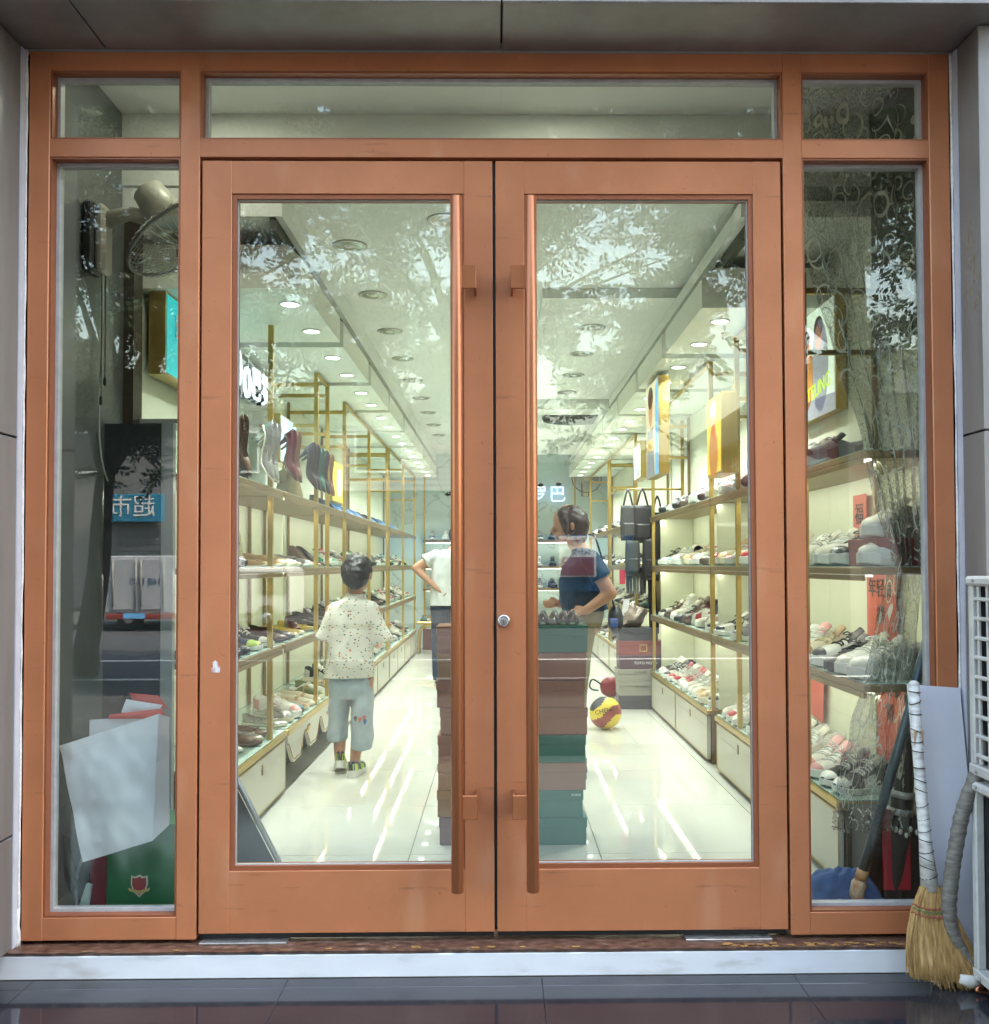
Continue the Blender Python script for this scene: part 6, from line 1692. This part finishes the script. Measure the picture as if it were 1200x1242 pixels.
bx('cab', (-6.25, -20.3, .0), (-4.8, -19.0, 1.2), WB, tk, .12)
bx('windscreen', (-5.6, -18.998, .55), (-4.95, -18.97, 1.05), DKG, tk, .02)
for x in (-8.6, -6.9, -5.4):
    wh = MB().lathe([(.10, -18.9), (.24, -18.92), (.30, -18.96), (.30, -19.1), (.24, -19.14)], 20, 0, (x, 0, .0), 'y').build('wheel', BLACK, tk)
    MB().lathe([(.002, -18.895), (.12, -18.89), (.13, -18.91)], 16, 0, (x, 0, 0), 'y').build('rim', STEEL, wh)

LEAF = ramp_mat('leaf', 3.5, [(.3, (0.018, 0.038, 0.010)), (.6, (0.032, 0.060, 0.015)), (.8, (0.055, 0.09, 0.022))], .5, spec=.4)
BARK = ramp_mat('bark', 14, [(.3, (0.035, 0.028, 0.022)), (.7, (0.12, 0.10, 0.08))], .9, stretch=(1, 1, .25), bump=.6)
def tree(base, lean, cc, cr, ntw, label, seed, r0=.17, low=(), gaps=()):
    rg = np.random.default_rng(seed)
    t = thing('street_tree', label, 'tree', base, 0, 'street trees behind the photographer')
    B = Vector(base); top = B+Vector(lean)
    path = smooth_path([B-Vector((0, 0, .05)), B.lerp(top, .35)+Vector((.05, .05, 0)), B.lerp(top, .7)-Vector((.06, 0, 0)), top], 6)
    tr = MB().tube(path, [r0*(1.25 if i < 2 else 1-.45*i/len(path)) for i in range(len(path))], 12)
    cc = Vector(cc)
    ends = []
    for k in range(16):
        a = rg.uniform(0, 2*PI); e = rg.uniform(-.25, .8); q = rg.uniform(.45, .85)
        p = cc+Vector((cr[0]*q*math.cos(a)*math.cos(e), cr[1]*q*math.sin(a)*math.cos(e), cr[2]*q*math.sin(e)))
        ends.append(p); m_ = top.lerp(p, .5)+Vector((0, 0, .25))
        s0 = path[-1-int(rg.integers(0, 7))]
        tr.tube(smooth_path([s0, s0.lerp(m_, .6), m_, p], 4), [r0*.42*(1-.08*j) for j in range(13)], 6)
    link('trunk', tr.mesh('trunk', BARK, tuple(base)), t)
    # twigs with paired leaflets
    n = ntw
    d = rg.normal(size=(n, 3)); d /= np.linalg.norm(d, axis=1)[:, None]
    rr = rg.uniform(.15, 1, n)**.45
    clump = np.array([[noise.noise((v[0]*2.2+seed, v[1]*2.2, v[2]*2.2))] for v in d])
    P = np.array(cc)+d*rr[:, None]*np.array(cr)*(1+.35*clump)
    if len(low):
        L_ = np.array(low); k = rg.integers(0, len(L_), n//5)
        P[:n//5] = L_[k]+rg.normal(size=(n//5, 3))*np.array([.55, .5, .40])
    keep = np.array([noise.noise((p[0]*.95, p[1]*.35, p[2]*1.25+seed))+.45*noise.noise((p[0]*2.6, p[1]*1.2, p[2]*3.0+seed)) > .12-.45*sstep(5.7, 6.7, p[2]) for p in P])
    for gx, gz, gr in gaps:                       # openings in the crown where the sky shows through
        gd = np.hypot(P[:, 0]-gx, (P[:, 2]-gz)*1.3)/gr+.35*np.array([noise.noise((p[0]*3, p[1]*2, p[2]*3)) for p in P])
        keep &= (gd > 1) | (rg.random(n) < .10)
    P = P[keep]; n = len(P)
    ax = rg.normal(size=(n, 3)); ax[:, 2] = ax[:, 2]*.4-.35; ax /= np.linalg.norm(ax, axis=1)[:, None]
    sd_ = np.cross(ax, rg.normal(size=(n, 3))); sd_ /= np.linalg.norm(sd_, axis=1)[:, None]
    m = 13
    Vs, Fs = [], []
    allv = np.zeros((n, m, 4, 3))
    for k in range(m):
        s_ = (k % 2)*2-1; pos = P+ax*(.03+.021*k)
        ld = sd_*s_*.85+ax*.5+rg.normal(size=(n, 3))*.15
        if k == m-1: ld = ax.copy()
        ld /= np.linalg.norm(ld, axis=1)[:, None]
        wd_ = np.cross(ld, np.cross(ax, sd_)+rg.normal(size=(n, 3))*.35); wd_ /= np.linalg.norm(wd_, axis=1)[:, None]
        ln = rg.uniform(.075, .11, (n, 1)); ww = ln*.22
        allv[:, k, 0] = pos; allv[:, k, 1] = pos+ld*ln*.45+wd_*ww; allv[:, k, 2] = pos+ld*ln; allv[:, k, 3] = pos+ld*ln*.45-wd_*ww
    V = allv.reshape(-1, 3)-np.array(base)
    nf = n*m
    me = bpy.data.meshes.new('crown')
    me.vertices.add(nf*4); me.vertices.foreach_set('co', V.ravel())
    me.loops.add(nf*4); me.loops.foreach_set('vertex_index', np.arange(nf*4, dtype=np.int32))
    me.polygons.add(nf); me.polygons.foreach_set('loop_start', np.arange(nf, dtype=np.int32)*4)
    me.materials.append(LEAF); me.update(calc_edges=True)
    link('crown', me, t)
    return t
tree((5.1, -7.6, -.17), (-1.4, .4, 4.9), (2.4, -7.6, 5.9), (4.8, 2.2, 2.8), 20000, 'leaning street tree with thick trunk, mirrored in the right window', 101, .23, low=[(-1.2, -7.9, 3.9), (.2, -7.8, 3.6), (1.2, -8, 3.5), (2.2, -7.6, 3.5), (-2.2, -8.2, 4.2), (3.0, -7.7, 3.9)], gaps=[(1.25, 4.8, .85), (-2.1, 4.75, .8), (.2, 4.3, .35), (-1.2, 5.2, .3)])
tree((-5.6, -9.6, -.17), (.5, 0, 3.6), (-4.4, -9.4, 5.4), (3.9, 2.4, 2.6), 17000, 'street tree with low branches, mirrored in the left side window', 102, .17,
     low=[(-6.2, -9.6, 3.1), (-5.6, -9.4, 2.9), (-5.2, -9.7, 3.5), (-4.6, -9.6, 4.0), (-6.6, -9.4, 3.7)], gaps=[(-2.5, 5.3, .95), (-5.0, 4.9, .5)])
tree((-.2, -10.5, -.17), (-.2, 0, 4.2), (-.6, -10.2, 6.2), (4.2, 2.0, 2.8), 7500, 'tall street tree behind the photographer between the two others', 103, .18, low=[(-1.8, -10.2, 3.8), (-.6, -10.2, 3.6), (.6, -10.3, 3.9), (-3, -10.2, 4.0)], gaps=[(1.55, 5.65, 1.05), (-2.65, 5.6, 1.0), (.25, 5.0, .45), (-1.5, 6.1, .4)])
